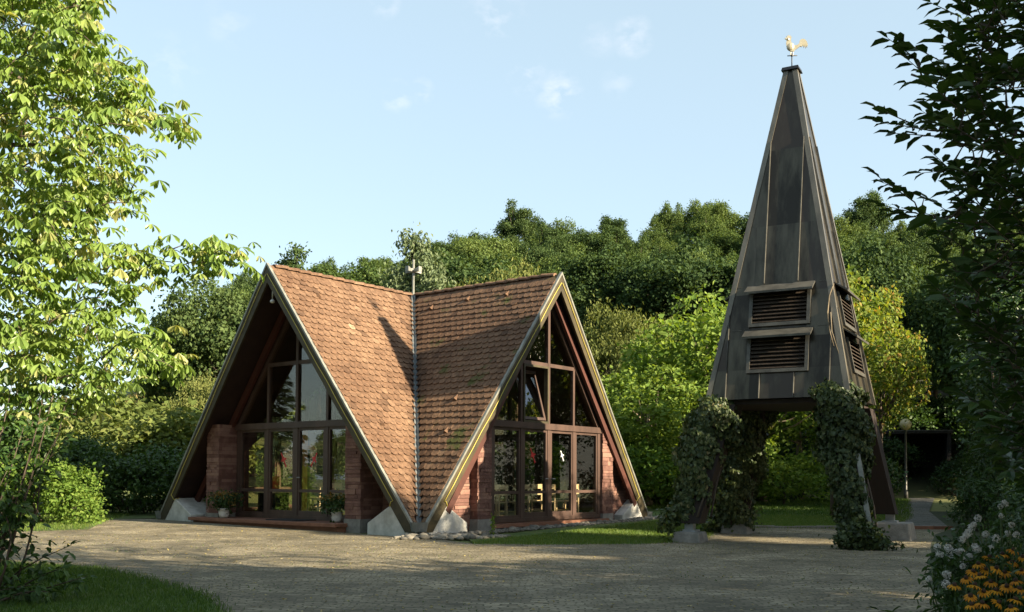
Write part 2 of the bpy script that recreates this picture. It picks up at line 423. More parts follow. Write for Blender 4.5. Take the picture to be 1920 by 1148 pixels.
def ball(mb, c, r, k=10, n=7, sc=(1, 1, 1), rr=.5):
    prof = []
    vs = []; 
    for i in range(n + 1):
        a = -math.pi / 2 + math.pi * i / n
        for j in range(k):
            b = 2 * math.pi * j / k
            vs.append((c[0] + r * sc[0] * math.cos(a) * math.cos(b), c[1] + r * sc[1] * math.cos(a) * math.sin(b), c[2] + r * sc[2] * math.sin(a)))
    fs = [(i * k + j, i * k + (j + 1) % k, (i + 1) * k + (j + 1) % k, (i + 1) * k + j) for i in range(n) for j in range(k)]
    mb.add(vs, fs, rr)

def nrm(a):
    return a / np.maximum(np.linalg.norm(a, axis=-1, keepdims=True), 1e-6)

LT_QUAD = (np.array([(0, 0, 0), (.45, .5, .06), (1, 0, -.05), (.5, -.5, .06)]), [np.array([(0, 1, 2, 3)])])
LT_LEAF = (np.array([(0, 0, 0), (.35, 0, -.02), (.7, 0, -.07), (1, 0, -.2), (.3, .42, .07), (.7, .36, .02), (.3, -.42, .07), (.7, -.36, .02)]),
           [np.array([(0, 1, 4), (2, 3, 5), (0, 6, 1), (2, 7, 3)]), np.array([(1, 2, 5, 4), (1, 6, 7, 2)])])
LT_OBOV = (np.array([(0, 0, 0), (.5, 0, -.03), (.85, 0, -.12), (1, 0, -.22), (.5, .30, .05), (.82, .44, -.02), (.5, -.30, .05), (.82, -.44, -.02)]),
           [np.array([(0, 1, 4), (2, 3, 5), (0, 6, 1), (2, 7, 3)]), np.array([(1, 2, 5, 4), (1, 6, 7, 2)])])
LT_BLADE = (np.array([(0, -.5, 0), (0, .5, 0), (.55, -.35, .0), (.55, .35, .0), (1, 0, -.15)]), [np.array([(0, 2, 3, 1)]), np.array([(2, 4, 3)])])

def leaves(P, D, Nn, ln, wd, rnd, tmpl):
    """place a leaf template at every P along direction D with surface normal Nn"""
    T, FS = tmpl
    D = nrm(D); S = nrm(np.cross(Nn, D)); U = np.cross(D, S)
    n = len(P); k = len(T)
    ln = np.broadcast_to(ln, (n,)); wd = np.broadcast_to(wd, (n,))
    V = P[:, None, :] + D[:, None, :] * (T[None, :, 0:1] * ln[:, None, None]) + S[:, None, :] * (T[None, :, 1:2] * wd[:, None, None]) + U[:, None, :] * (T[None, :, 2:3] * ln[:, None, None])
    off = (np.arange(n) * k)[:, None, None]
    FL = [(f[None] + off).reshape(-1, f.shape[1]) for f in FS]
    return V.reshape(-1, 3), FL, np.repeat(rnd, k)

def join(parts):
    V = []; F = {}; Rr = []; b = 0
    for v, fl, r in parts:
        V.append(v); Rr.append(r)
        for f in fl: F.setdefault(f.shape[1], []).append(f + b)
        b += len(v)
    return np.concatenate(V), [np.concatenate(x) for x in F.values()], np.concatenate(Rr)

def lobe_leaves(rng, lobes, n, ln, wd, upb=.35, depth=.35, droop=0.2, tmpl=LT_QUAD, core=0.55, clump=.6):
    C = np.array([l[0] for l in lobes], dtype=float); Rd = np.array([l[1] for l in lobes], dtype=float)
    wgt = (Rd[:, 0] * Rd[:, 2]); wgt = wgt / wgt.sum()
    li = rng.choice(len(lobes), n, p=wgt)
    d = nrm(rng.normal(size=(n, 3)) + np.array([0, 0, upb]))
    rr = 1 - depth * rng.random(n) ** 1.6
    P = C[li] + d * Rd[li] * rr[:, None]
    # clumping: pull a share of the leaves towards small shoots
    nc = max(4, n // 14)
    cen = P[rng.integers(0, n, nc)]
    ci = rng.integers(0, nc, n)
    same = rng.random(n) < clump
    src = cen[ci] + rng.normal(size=(n, 3)) * (ln * 1.1)
    P = np.where(same[:, None], src, P)
    # keep only those not buried deep in another lobe
    keep = np.ones(n, bool)
    for c, r in zip(C, Rd):
        q = (((P - c) / r) ** 2).sum(1)
        keep &= q > core ** 2
    P = P[keep]; d = d[keep]; m = len(P)
    Nn = nrm(d * .8 + rng.normal(size=(m, 3)) * .55 + np.array([0, 0, .35]))
    D = nrm(np.cross(Nn, rng.normal(size=(m, 3)))) + np.array([0, 0, -droop])
    s = .65 + .7 * rng.random(m)
    r = np.clip(.5 + .22 * rng.normal(size=m), 0, 1)
    return leaves(P, D, Nn, ln * s, wd * s, r, tmpl)

def round_lobes(rng, R_, H_, zc, n, squash=1.0, lr=(.28, .48)):
    out = [((0, 0, zc), (R_ * .62, R_ * .62, H_ * .62))]
    for i in range(n):
        v = rng.normal(size=3); v /= np.linalg.norm(v)
        if v[2] < -.55: v[2] *= -.5
        f = .50 + .42 * rng.random() ** 1.3
        r = R_ * (lr[0] + (lr[1] - lr[0]) * rng.random())
        out.append(((v[0] * R_ * f, v[1] * R_ * f, zc + v[2] * H_ * f), (r, r, r * (.62 + .25 * rng.random()))))
    return out

def trunk_mesh(rng, lobes, zc, r0, lean=(0, 0), k=7):
    mb = MB()
    pts = [(0, 0, -.15), (lean[0] * .2, lean[1] * .2, zc * .3), (lean[0] * .6 + .05, lean[1] * .6, zc * .65), (lean[0], lean[1], zc * 1.15)]
    mb.tube(pts, [r0 * 1.25, r0, r0 * .8, r0 * .25], k)
    for c, r in lobes[1:14]:
        a = .35 + .4 * random.random()
        s = Vector(pts[1]).lerp(Vector(pts[3]), a)
        e = Vector(c)
        m_ = s.lerp(e, .5) + Vector((0, 0, -.06 * (e - s).length))
        mb.tube([s, m_, e], [r0 * .4, r0 * .25, r0 * .07], 5)
    return mb

TREE_PROTO = {}
def proto_tree(key, R_, H_, zc, n, ln, wd, leafm, seed, trunk_r=.22, lobn=16, bark='bark', upb=.35, droop=.2, lr=(.28, .48), lobes=None, core=.6, depth=.4):
    rng = np.random.default_rng(seed); random.seed(seed)
    lobes = lobes or round_lobes(rng, R_, H_, zc, lobn, lr=lr)
    V, FL, r = lobe_leaves(rng, lobes, n, ln, wd, upb, depth=depth, droop=droop, core=core)
    TREE_PROTO[key] = (V, FL, r, leafm, trunk_mesh(rng, lobes, zc, trunk_r), bark)

_used = {}
def place_tree(key, name, loc, rz, sc, label, cat='tree', group=None):
    t = empty(name, loc, rz, label, cat, group)
    t.scale = sc if hasattr(sc, '__len__') else (sc, sc, sc)
    if key not in _used:
        V, FL, r, lm, tb, bark = TREE_PROTO[key]
        c = mk('crown', V, FL, lm, t, r); k_ = tb.build('trunk', bark, t, True)
        _used[key] = (c, k_)
    else:
        for src in _used[key]:
            o_ = src.copy(); COL.objects.link(o_); o_.parent = t
    return t

# ------------------------------------------------------------------ terrain
TOPS = [(-.9, 640), (-.55, 640), (-.42, 600), (-.36, 520), (-.30, 500), (-.245, 490), (-.19, 475), (-.14, 458), (-.1, 425), (-.06, 390), (0, 368), (.08, 362), (.15, 358),
        (.19, 322), (.25, 338), (.34, 335), (.40, 365), (.55, 340), (.9, 340)]
TX = np.array([a for a, b in TOPS]); TY = np.array([b for a, b in TOPS])
def terr(x, y):
    x = np.asarray(x, float); y = np.asarray(y, float)
    base = .016 * np.clip(y - 21, 0, 30)
    u = np.clip(x / np.maximum(y, 20), -.9, .9)
    zr = 1.25 + (895 - np.interp(u, TX, TY)) / 1869.4 * 105 - 9.0
    t = np.clip((y - 46) / 62, 0, 1)
    z = base + (zr - .48) * (t ** 1.05)
    z = z - np.clip(y - 110, 0, 400) * .06
    # open ground falls away slightly on the far left
    return z

nx, ny = 150, 170
xs = np.concatenate([np.linspace(-400, -60, 20), np.linspace(-58, 75, 110), np.linspace(78, 400, 20)])
ys = np.concatenate([np.linspace(-60, 0, 8), np.linspace(1, 130, 120), np.linspace(134, 500, 42)])
nx, ny = len(xs), len(ys)
X, Y = np.meshgrid(xs, ys)
Z = terr(X, Y) - .03
V = np.stack([X, Y, Z], -1).reshape(-1, 3)
I = np.arange(nx * ny).reshape(ny, nx)
Fq = np.stack([I[:-1, :-1], I[:-1, 1:], I[1:, 1:], I[1:, :-1]], -1).reshape(-1, 4)
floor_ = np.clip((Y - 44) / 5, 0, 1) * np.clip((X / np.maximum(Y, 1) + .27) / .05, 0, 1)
struct(mk('ground', V, [Fq], 'terrain_grass', rnd=floor_.ravel(), smooth=True), 'grassy ground rising to the wooded hill')

def sheet(name, poly, m_, dz, label=None, nsub=1, kind='structure'):
    """flat polygon draped on the terrain, triangulated fan over a grid-free outline"""
    import mathutils.geometry as mg
    # subdivide the outline
    P = []
    for i in range(len(poly)):
        a = poly[i]; b = poly[(i + 1) % len(poly)]
        k = max(1, int(math.hypot(b[0] - a[0], b[1] - a[1]) / .7))
        for j in range(k): P.append((a[0] + (b[0] - a[0]) * j / k, a[1] + (b[1] - a[1]) * j / k))
    # slice in y bands so that it follows the slope
    vv = []; ff = []
    bands = sorted(set([min(p[1] for p in poly) - .01] + [21.0 + 3 * i for i in range(0, 12)] + [max(p[1] for p in poly) + .01]))
    def clip(pl, lim, keep_above):
        o_ = []
        for i in range(len(pl)):
            a = pl[i]; b = pl[(i + 1) % len(pl)]
            ia = (a[1] >= lim) if keep_above else (a[1] <= lim); ib = (b[1] >= lim) if keep_above else (b[1] <= lim)
            if ia: o_.append(a)
            if ia != ib:
                t = (lim - a[1]) / (b[1] - a[1]); o_.append((a[0] + (b[0] - a[0]) * t, lim))
        return o_
    for lo, hi in zip(bands[:-1], bands[1:]):
        q = clip(clip(P, lo, True), hi, False)
        if len(q) < 3: continue
        tris = mg.tessellate_polygon([[Vector((a, b, 0)) for a, b in q]])
        b0 = len(vv)
        vv += [(a, b, float(terr(a, b)) + dz) for a, b in q]
        for t in tris:
            p0, p1, p2 = (vv[b0 + i] for i in t)
            cr_ = (p1[0] - p0[0]) * (p2[1] - p0[1]) - (p1[1] - p0[1]) * (p2[0] - p0[0])
            if abs(cr_) < 1e-7: continue
            ff.append([b0 + i for i in (t if cr_ > 0 else (t[0], t[2], t[1]))])
    ob = mk(name, vv, [np.array(ff)], m_)
    ob['kind'] = kind
    if label: ob['label'] = label
    return ob

court = [(-5.6, 13.5), (-4.6, 12.3), (-3.3, 10.6), (-2.55, 9.0), (-2.0, 6.5), (-1.2, 2), (2.0, 2), (3.0, 5), (3.4, 7), (4.0, 9.2), (5.2, 12.5), (6.5, 15.5), (8.2, 19.5), (9.4, 22.2), (10.6, 24.1), (9.3, 24.1), (7.5, 24.35),
         (4.8, 24.3), (4.4, 22.3), (3.6, 19.9), (2.5, 18.95), (.6, 18.6), (-.7, 18.75), (-1.3, 19.7), (-1.9, 20.5), (-2.8, 21.2), (-9.6, 26.6), (-10.6, 26.3), (-9.5, 22.4), (-12.0, 20.8), (-11, 17), (-8, 14.6)]
sheet('forecourt', court, 'paving', .004, 'weathered small stone setts of the forecourt')
lawn_front = [(-2.55, 9.0), (-3.3, 10.6), (-4.6, 12.3), (-5.6, 13.5), (-8, 14.6), (-13, 14), (-13, 2), (-1.2, 2), (-2.0, 6.5)]
sheet('front_lawn', lawn_front, 'lawn', .006, 'shaded lawn in the left foreground')
strip = [(-.7, 18.75), (.6, 18.6), (2.5, 18.95), (3.6, 19.9), (4.4, 22.3), (4.8, 24.3), (7.5, 24.35), (9.3, 24.1), (18.2, 45), (18, 46), (-3, 46), (4.0, 29.6), (3.0, 27.1), (-.9, 20.4)]
sheet('side_lawn', strip, 'lawn', .006, 'green lawn beside the chapel and behind the bell tower')
sheet('path', [(9.4, 24.1), (10.6, 24.1), (13.8, 33), (19.5, 46), (18.4, 46), (12.4, 33)], 'path_slab', .012, 'slab path leading back to the shelter')
sheet('flower_bed', [(3.4, 7), (4.0, 9.2), (5.2, 12.5), (6.5, 15.5), (8.2, 19.5), (9.4, 22.2), (10.6, 24.1), (13.8, 33), (18, 33), (16, 20), (10, 7), (3.1, 5.0)], 'soil', .009, 'dark soil of the border on the right')
sheet('left_verge', [(-12.0, 20.8), (-9.5, 22.4), (-10.6, 26.3), (-9.6, 26.9), (-10.6, 29.8), (-14, 31), (-18, 20), (-14, 18.8)], 'verge', .007, 'grass verge left of the chapel')

# ------------------------------------------------------------------ chapel
S = 4.768; ZR = 6.28; OV = .229; TH = .9098
OC = (-2.765, 27.545, 0.0)
chapel = empty('chapel', OC, TH, 'tent-shaped chapel of four steep gables with red-brown tiled roof and glass fronts', 'chapel')
RO = [lambda p: (p[0], p[1], p[2]), lambda p: (p[1], -p[0], p[2]), lambda p: (-p[0], -p[1], p[2]), lambda p: (-p[1], p[0], p[2])]
SL = ZR / S
CS = 1 / math.sqrt(1 + SL * SL)      # cos of slope
# plane point: t = distance down the slope, q = outward distance; normal offset h
def rp_(s, t, q, h=0):
    x = t * CS; z = ZR - x * SL
    return (s * (x + h * SL * CS), -q, z + h * CS)
def edge_q(t): return S + OV * (1 - t * CS / S)

rngT = np.random.default_rng(11)
def tiles(k, s, material, seed, wear=0.0):
    rng = np.random.default_rng(seed)
    mb = MB(); TW, EX, LN = .200, .185, .38
    tmax = S / CS - .12
    nrow = int((tmax - .1) / EX)
    ph_ = rng.random() * 6
    for i in range(nrow):
        rj = rng.normal() * .006
        tb = .20 + EX * (i + 1) + rj          # lower end
        if tb > tmax + .05: break
        x_ = tb * CS
        lo = x_ + .055; hi = edge_q(tb) - .02
        q = lo - rng.random() * .02 - TW + (TW / 2 if i % 2 else 0) - .03
        q = math.floor(lo / TW) * TW - TW + (TW / 2 if i % 2 else 0)
        while q < hi:
            a, b = q + .003, q + TW - .003
            q += TW
            if b < lo + .02 or a > hi - .02: continue
            jt = rng.normal() * .005 + .014 * math.sin(q * 1.15 + ph_ + i * .23); jh = abs(rng.normal()) * .003; sk = rng.normal() * .004
            if rng.random() < .02: jt += .05 * rng.random(); jh += .008; sk *= 5
            r = float(np.clip(.5 + .14 * rng.normal(), 0, 1))
            if rng.random() < .04: r = rng.random() * .2
            cl = lambda v: min(max(v, lo), hi)
            w_ = (b - a)
            arc = [(0, -.062), (.10, -.026), (.28, -.005), (.5, 0), (.72, -.005), (.90, -.026), (1, -.062)]
            top = [rp_(s, tb + dt + jt + sk * (f - .5), cl(a + w_ * f), .046 + jh + .004 * math.sin(math.pi * f)) for f, dt in arc]
            bot = [rp_(s, tb + dt + jt + sk * (f - .5), cl(a + w_ * f), .024 + jh) for f, dt in arc]
            ua = rp_(s, tb - LN, cl(a), .004); ub = rp_(s, tb - LN, cl(b), .004)
            vs = top + bot + [ub, ua]
            n = len(arc)
            f0 = [tuple(list(range(n)) + [2 * n, 2 * n + 1])]
            fs = f0 + [(j, n + j, n + j + 1, j + 1) for j in range(n - 1)]
            fs += [(0, 2 * n + 1, n), (n - 1, 2 * n - 1, 2 * n)]
            if s < 0: pass
            mb.add([RO[k](v) for v in vs], fs, r)
    ob = mb.build('roof_tiles', material, chapel)
    return ob
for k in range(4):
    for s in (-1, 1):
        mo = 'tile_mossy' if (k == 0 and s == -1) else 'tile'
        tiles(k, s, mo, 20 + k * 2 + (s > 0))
# deck (slabs under the tiles)
mb = MB()
for k in range(4):
    for s in (-1, 1):
        A = [(0, 0, ZR), (0, -S - OV + .03, ZR), (s * (S - .06), -S + .03, .08)]
        B = [(0, 0, ZR - .26), (0, -S - OV + .03, ZR - .26), (s * (S - .26), -S + .06, .08)]
        mb.prism([RO[k](v) for v in A], [RO[k](v) for v in B])
mb.build('roof_deck', 'soffit_wood', chapel)
# ridge tiles
for k in range(4):
    mb = MB(); q = .12; rg = random.Random(k)
    while q < S + OV - .3:
        n = 7
        ln = .40; j = rg.uniform(-.006, .006)
        ring = lambda yy, rad, h: [(math.cos(math.pi * i / n) * rad + j, -yy, ZR - .045 + h + math.sin(math.pi * i / n) * rad * .85) for i in range(n + 1)]
        a = ring(q, .105, .02 + rg.uniform(0, .008)); b = ring(q + ln, .098, .0)
        vs = a + b
        fs = [(i, i + 1, n + 2 + i, n + 1 + i) for i in range(n)] + [tuple(range(n + 1)), tuple(range(2 * n + 1, n, -1))]
        mb.add([RO[k](v) for v in vs], fs, rg.uniform(.2, .8))
        q += .36
    mb.build('ridge_tiles', 'tile', chapel)
# valley gutters
for k in range(4):
    mb = MB()
    rows = []
    for i in range(13):
        d = S * i / 12 * .985 + .02
        z = ZR * (1 - d / S)
        rows.append([(d, -d - .075, z + .052), (d, -d - .062, z + .02), (d, -d, z + .012), (d + .062, -d, z + .02), (d + .075, -d, z + .052)])
    vs = [RO[k](v) for r_ in rows for v in r_]
    fs = [(i * 5 + j, i * 5 + j + 1, i * 5 + 5 + j + 1, i * 5 + 5 + j) for i in range(12) for j in range(4)]
    mb.add(vs, fs)
    # outlet lip at the foot
    lip = []
    for i in range(9):
        a = -math.pi / 2 + math.pi * i / 8 - math.pi / 4
        for rr, zz in ((.20, .30), (.16, .10), (.02, .07)):
            lip.append((S - .08 + rr * math.cos(a), -S + .08 + rr * math.sin(a), zz))
    mb.add([RO[k](v) for v in lip], [(i * 3 + j, i * 3 + j + 1, i * 3 + 3 + j + 1, i * 3 + 3 + j) for i in range(8) for j in range(2)])
    mb.build('valley_gutter', 'zinc', chapel)
# bargeboards, flashings, cable
def gp(s, x, z, o=0.0):     # point in the gable plane
    return (s * x, -S - OV * max(z, 0) / ZR - o, z)
BH = .255; bz = BH / CS
for k in range(4):
    for s in (-1, 1):
        mb = MB()
        P4 = [(0, ZR + .01), (S * (1 - .07 / ZR), .08), ((ZR - bz - .08) / SL, .08), (0, ZR - bz)]
        A = [RO[k](gp(s, x, z, -.02)) for x, z in P4]; B = [RO[k](gp(s, x, z, .035)) for x, z in P4]
        mb.prism(A, B)
        mb.build('bargeboard', 'barge_wood', chapel)
        mb = MB()
        up_ = .03 / CS; dn = .015 / CS
        P4 = [(0, ZR + up_), ((ZR + up_ - .06) / SL, .06), ((ZR - dn - .06) / SL, .06), (0, ZR - dn)]
        A = [RO[k](gp(s, x, z, -.03)) for x, z in P4]; B = [RO[k](gp(s, x, z, .048)) for x, z in P4]
        mb.prism(A, B)
        mb.build('verge_flashing', 'zinc_light', chapel)
        mb = MB(); pts = []
        rg = random.Random(k * 2 + s)
        for i in range(15):
            f = i / 14
            x = .02 + f * 4.05
            z = ZR - .19 - x * SL + rg.uniform(-.02, .02)
            pts.append(RO[k](gp(s, x, z, .05)))
        x = 4.0
        pts += [RO[k](gp(s, x + .02, .72, .06)), RO[k](gp(s, x - .04, .62, .04)), RO[k](gp(s, x - .1, .66, -.08))]
        mb.tube(pts, .010, 5)
        mb.build('cable', 'cable_yellow', chapel, True)
# snow guards
mb = None
for (k, s, t, q) in ((0, -1, .75, 1.1), (0, -1, .6, 2.3), (0, -1, .62, 3.6), (0, -1, 4.1, 3.75), (0, -1, 5.1, 4.0), (1, 1, .8, 2.6), (1, 1, .9, 3.9), (1, 1, 4.9, 4.1)):
    mb = MB()
    a = [rp_(s, t, q - .07, .04), rp_(s, t, q + .07, .04), rp_(s, t - .02, q + .01, .11), rp_(s, t - .2, q, .045)]
    mb.add([RO[k](v) for v in a], [(0, 1, 2), (0, 2, 3), (1, 3, 2), (0, 3, 1)], .25)
    mb.build('snow_guard', 'tile', chapel)
# concrete feet
for k in range(4):
    for s in (-1, 1):
        mb = MB()
        y0 = -S - .03; y1 = -S + .95
        P = [(3.25, -.05), (3.25, .24), (3.98, .66), (4.06, .62), (4.60, -.05)]
        A = [RO[k]((s * x, y0, z)) for x, z in P]; B = [RO[k]((s * x, y1, z)) for x, z in P]
        mb.prism(A, B)
        ob = mb.build('concrete_foot', 'concrete_white', chapel)
        bv = ob.modifiers.new('bevel', 'BEVEL'); bv.width = .015; bv.segments = 2
# brick piers
def pier(k, s, l0, l1, ya, yb, z0, z1):
    mb = MB(); rg = random.Random(k * 7 + s)
    z = z0
    while z < z1 - .03:
        h = rg.choice([.06, .08, .10, .125]); h = min(h, z1 - z)
        # front and back skins
        for face in range(4):
            if face in (0, 1):
                a = l0; end = l1; dep = rg.uniform
            else:
                a = ya; end = yb
            while a < end - .001:
                w_ = min(rg.uniform(.2, .6), end - a)
                if end - a - w_ < .07: w_ = end - a
                o_ = rg.uniform(-.012, .016); r_ = rg.random()
                g = .004
                if face == 0: bx_ = (a + g, ya - o_, a + w_ - g, ya + .1)
                elif face == 1: bx_ = (a + g, yb - .1, a + w_ - g, yb + o_)
                elif face == 2: bx_ = (l0 - o_, a + g, l0 + .09, a + w_ - g)
                else: bx_ = (l1 - .09, a + g, l1 + o_, a + w_ - g)
                xa, y_a, xb, y_b = bx_
                mb.box((xa, y_a, z + g), (xb, y_b, z + h - g), r_, T=lambda v: RO[k]((s * v[0], v[1], v[2])))
                a += w_
        z += h
    mb.box((l0 + .02, ya + .02, z0), (l1 - .02, yb - .02, z1 - .01), .15, T=lambda v: RO[k]((s * v[0], v[1], v[2])))
    ob = mb.build('brick_pier', 'brick', chapel)
    mb = MB(); mb.box((l0 - .01, ya - .015, -.05), (l1 + .01, yb + .01, z0), .5, T=lambda v: RO[k]((s * v[0], v[1], v[2])))
    mb.build('pier_base', 'concrete', chapel)

# glazed gable fronts
def tri_clip_poly(x0, x1, z0, z1, top):   # cell below z = top - 1.37|x|
    n = 12; up_ = []
    xs_ = sorted(set([x0, x1] + ([0] if x0 < 0 < x1 else []) + [x for x in ((top - z1) / 1.37, -(top - z1) / 1.37, (top - z0) / 1.37, -(top - z0) / 1.37) if x0 < x < x1]))
    poly = [(x, min(z1, top - 1.37 * abs(x))) for x in xs_ if top - 1.37 * abs(x) > z0 - 1e-6]
    if len(poly) < 2: return None
    lo = [(poly[0][0], z0), (poly[-1][0], z0)]
    P = [lo[0], lo[1]] + poly[::-1]
    out_ = []
    for p in P:
        if not out_ or (abs(p[0] - out_[-1][0]) + abs(p[1] - out_[-1][1])) > .01: out_.append(p)
    if (abs(out_[0][0] - out_[-1][0]) + abs(out_[0][1] - out_[-1][1])) < .01: out_.pop()
    return out_ if len(out_) > 2 else None

def facade(k, g, pf, open_win=False, wood='window_wood'):
    T = lambda v: RO[k](v)
    FZ = .20; TR = 2.43; TT = 2.58; UT = 4.04; TOP = 5.58; c = 1.1
    fr_ = MB()
    D_ = .07
    fr_.box((-2.34, -g - D_, FZ), (2.34, -g + D_, FZ + .09), T=T)                 # bottom rail
    fr_.box((-2.36, -g - D_ - .03, TR), (2.36, -g + D_, TT), T=T)                # transom
    for l, w_ in ((-2.25, .12), (-c, .13), (0, .15), (c, .13), (2.25, .12)):
        fr_.box((l - w_ / 2, -g - D_ + .004, FZ + .09), (l + w_ / 2, -g + D_ - .004, TR), T=T)
    fr_.box((-.045, -g - .05, TT), (.045, -g + .05, TOP - .1), T=T)
    for s in (-1, 1):
        fr_.box((min(s * (c - .04), s * (c + .04)), -g - .046, TT), (max(s * (c - .04), s * (c + .04)), -g + .046, TOP - 1.37 * (c + .04)), T=T)
        a, b = (.045, c + .04)
        fr_.box((min(s * a, s * b), -g - .043, UT - .05), (max(s * a, s * b), -g + .043, UT + .04), T=T)
        # sloping frame
        P = [(0, TOP), (0, TOP + .17), ((TOP + .17 - TT) / 1.37, TT), ((TOP - TT) / 1.37, TT)]
        fr_.prism([T((s * x, -g - .06, z)) for x, z in P], [T((s * x, -g + .06, z)) for x, z in P])
    frame = fr_.build('window_frame', wood, chapel)
    # infill between frame and roof
    mb = MB()
    for s in (-1, 1):
        P = [(0, TOP + .16), (0, ZR - .2), ((ZR - .2 - TT) / SL, TT), ((TOP + .16 - TT) / 1.37, TT)]
        mb.prism([T((s * x, -g - .02, z)) for x, z in P], [T((s * x, -g + .02, z)) for x, z in P])
    mb.build('gable_boarding', 'soffit_wood', chapel)
    for s in (-1, 1):   # laminated rafters in front of the boarding
        mb = MB()
        mb.beam(T((s * .1, -g - .16, ZR - .62)), T((s * (ZR - .62 - .5) / SL, -g - .16, .5)), .09, .16, upv=T((1, 0, 0)))
        mb.build('rafter', 'red_wood', chapel)
    # panes / doors of the lower row
    cells = [(-2.19, -c - .065), (-c + .065, -.075), (.075, c - .065), (c + .065, 2.19)]
    for i, (a, b) in enumerate(cells):
        isd = i in (1, 2)
        e = .055
        fm = MB()
        z0, z1 = FZ + .09, TR
        fm.box((a, -g - .05, z0), (a + e, -g + .03, z1), T=T); fm.box((b - e, -g - .05, z0), (b, -g + .03, z1), T=T)
        fm.box((a + e, -g - .048, z0), (b - e, -g + .028, z0 + (.12 if isd else .06)), T=T); fm.box((a + e, -g - .048, z1 - .07), (b - e, -g + .028, z1), T=T)
        fm.box((a + e, -g - .046, .86), (b - e, -g + .026, .93), T=T)
        dr = fm.build('door' if isd else 'casement', wood, chapel)
        gl_ = MB()
        gl_.box((a + e, -g - .012, z0 + .06), (b - e, -g - .004, z1 - .07), T=T)
        gl_.build('pane', 'glass', dr)
        if isd:
            hm = MB(); xx = (b - e / 2) if i == 1 else (a + e / 2)
            hm.tube([T((xx, -g - .05, 1.22)), T((xx, -g - .10, 1.22)), T((xx + (-.1 if i == 1 else .1), -g - .10, 1.22))], .012, 6)
            hm.build('handle', 'galvanised', dr)
    # upper panes
    for (a, b, z0, z1) in ((-2.4, -c - .04, TT, UT), (-c + .04, -.045, TT, UT - .05), (.045, c - .04, TT, UT - .05), (c + .04, 2.4, TT, UT), (-1.2, -.045, UT + .04, 6), (.045, 1.2, UT + .04, 6)):
        P = tri_clip_poly(a, b, z0, z1, TOP)
        if not P: continue
        if open_win and a == -c + .04:
            # casement tilted inwards at its head
            fm = MB(); e = .07
            za, zb = z0 + .02, z1 - .02
            hx = lambda x, y, z: T((x, -g - .02 + y, z))
            fm.box((a, -g - .08, z0), (a + .05, -g + .04, z1), T=T); fm.box((b - .05, -g - .08, z0), (b, -g + .04, z1), T=T)
            fm.box((a + .05, -g - .078, z0), (b - .05, -g + .038, z0 + .05), T=T); fm.box((a + .05, -g - .078, z1 - .05), (b - .05, -g + .038, z1), T=T)
            fo = fm.build('casement', 'barge_wood', chapel)
            tilt = R(15)
            a2, b2, zl, zh = a + .06, b - .06, z0 + .07, z1 - .06
            def TT_(v):
                h_ = v[2] - zl; yy = v[1]
                return T((v[0], -g - .01 + yy * math.cos(tilt) + h_ * math.sin(tilt), zl + h_ * math.cos(tilt) - yy * math.sin(tilt)))
            fm = MB()
            fm.box((a2, -.03, zl), (a2 + e, .03, zh), T=TT_); fm.box((b2 - e, -.03, zl), (b2, .03, zh), T=TT_)
            fm.box((a2 + e, -.028, zl), (b2 - e, .028, zl + e), T=TT_); fm.box((a2 + e, -.028, zh - e), (b2 - e, .028, zh), T=TT_)
            sash = fm.build('sash', wood, fo)
            pm = MB(); pm.box((a2 + e - .005, -.004, zl + e - .005), (b2 - e + .005, .004, zh - e + .005), T=TT_)
            pane = pm.build('pane', 'glass', fo)
            continue
        mb = MB()
        mb.prism([T((x, -g - .004, z)) for x, z in P], [T((x, -g + .004, z)) for x, z in P])
        mb.build('pane', 'glass', frame)
    for s in (-1, 1):
        pier(k, s, 2.34, 2.84, -pf, -g + .12, .30, min(2.56, 2.6))
        # brick wall between the pier and the roof slope
        bw = MB(); rg_ = random.Random(k * 5 + s + 40); z = .05; yw = -g + .10
        while z < 2.44:
            h = rg_.choice([.06, .08, .10, .125]); a = 2.845
            lim = (ZR - .27 - (z + h)) / SL
            while a < lim - .05:
                w_ = min(rg_.uniform(.2, .6), lim - a)
                bw.box((a + .004, yw - rg_.uniform(0, .025), z + .004), (a + w_ - .004, yw + .12, z + h - .004), rg_.random(), T=lambda v: T((s * v[0], v[1], v[2])))
                a += w_
            z += h
        bw.build('brick_wall', 'brick', chapel)

facade(0, 4.61, 4.74, open_win=True)
facade(1, 4.03, 4.62)
facade(2, 4.4, 4.6)
facade(3, 4.4, 4.6)
# steps and floor
mb = MB(); mb.box((-3.95, -4.3, -.05), (4.3, 4.3, .195)); mb.build('floor', 'floor_tile', chapel)
mb = MB()
mb.box((-3.05, -S - .25, .115), (2.45, -3.96, .20), T=RO[1]); mb.box((-3.0, -S - .13, -.05), (2.4, -3.85, .115), T=RO[1])
ob = mb.build('step', 'sandstone_step', chapel); bv = ob.modifiers.new('bevel', 'BEVEL'); bv.width = .012; bv.segments = 2
mb = MB(); mb.box((-2.34, -S - .08, .09), (2.5, -4.31, .175), T=RO[0]); mb.build('sill', 'sandstone_step', chapel)
mb = MB(); mb.box((-.2, -S - .05, .2015), (.9, -4.2, .222), T=RO[1]); tag(mb.build('doormat', 'cloth_dark', None), 'thin dark doormat on the red stone step', 'doormat')
dm = COL.objects['doormat']; dm.location = OC; dm.rotation_euler = (0, 0, TH)
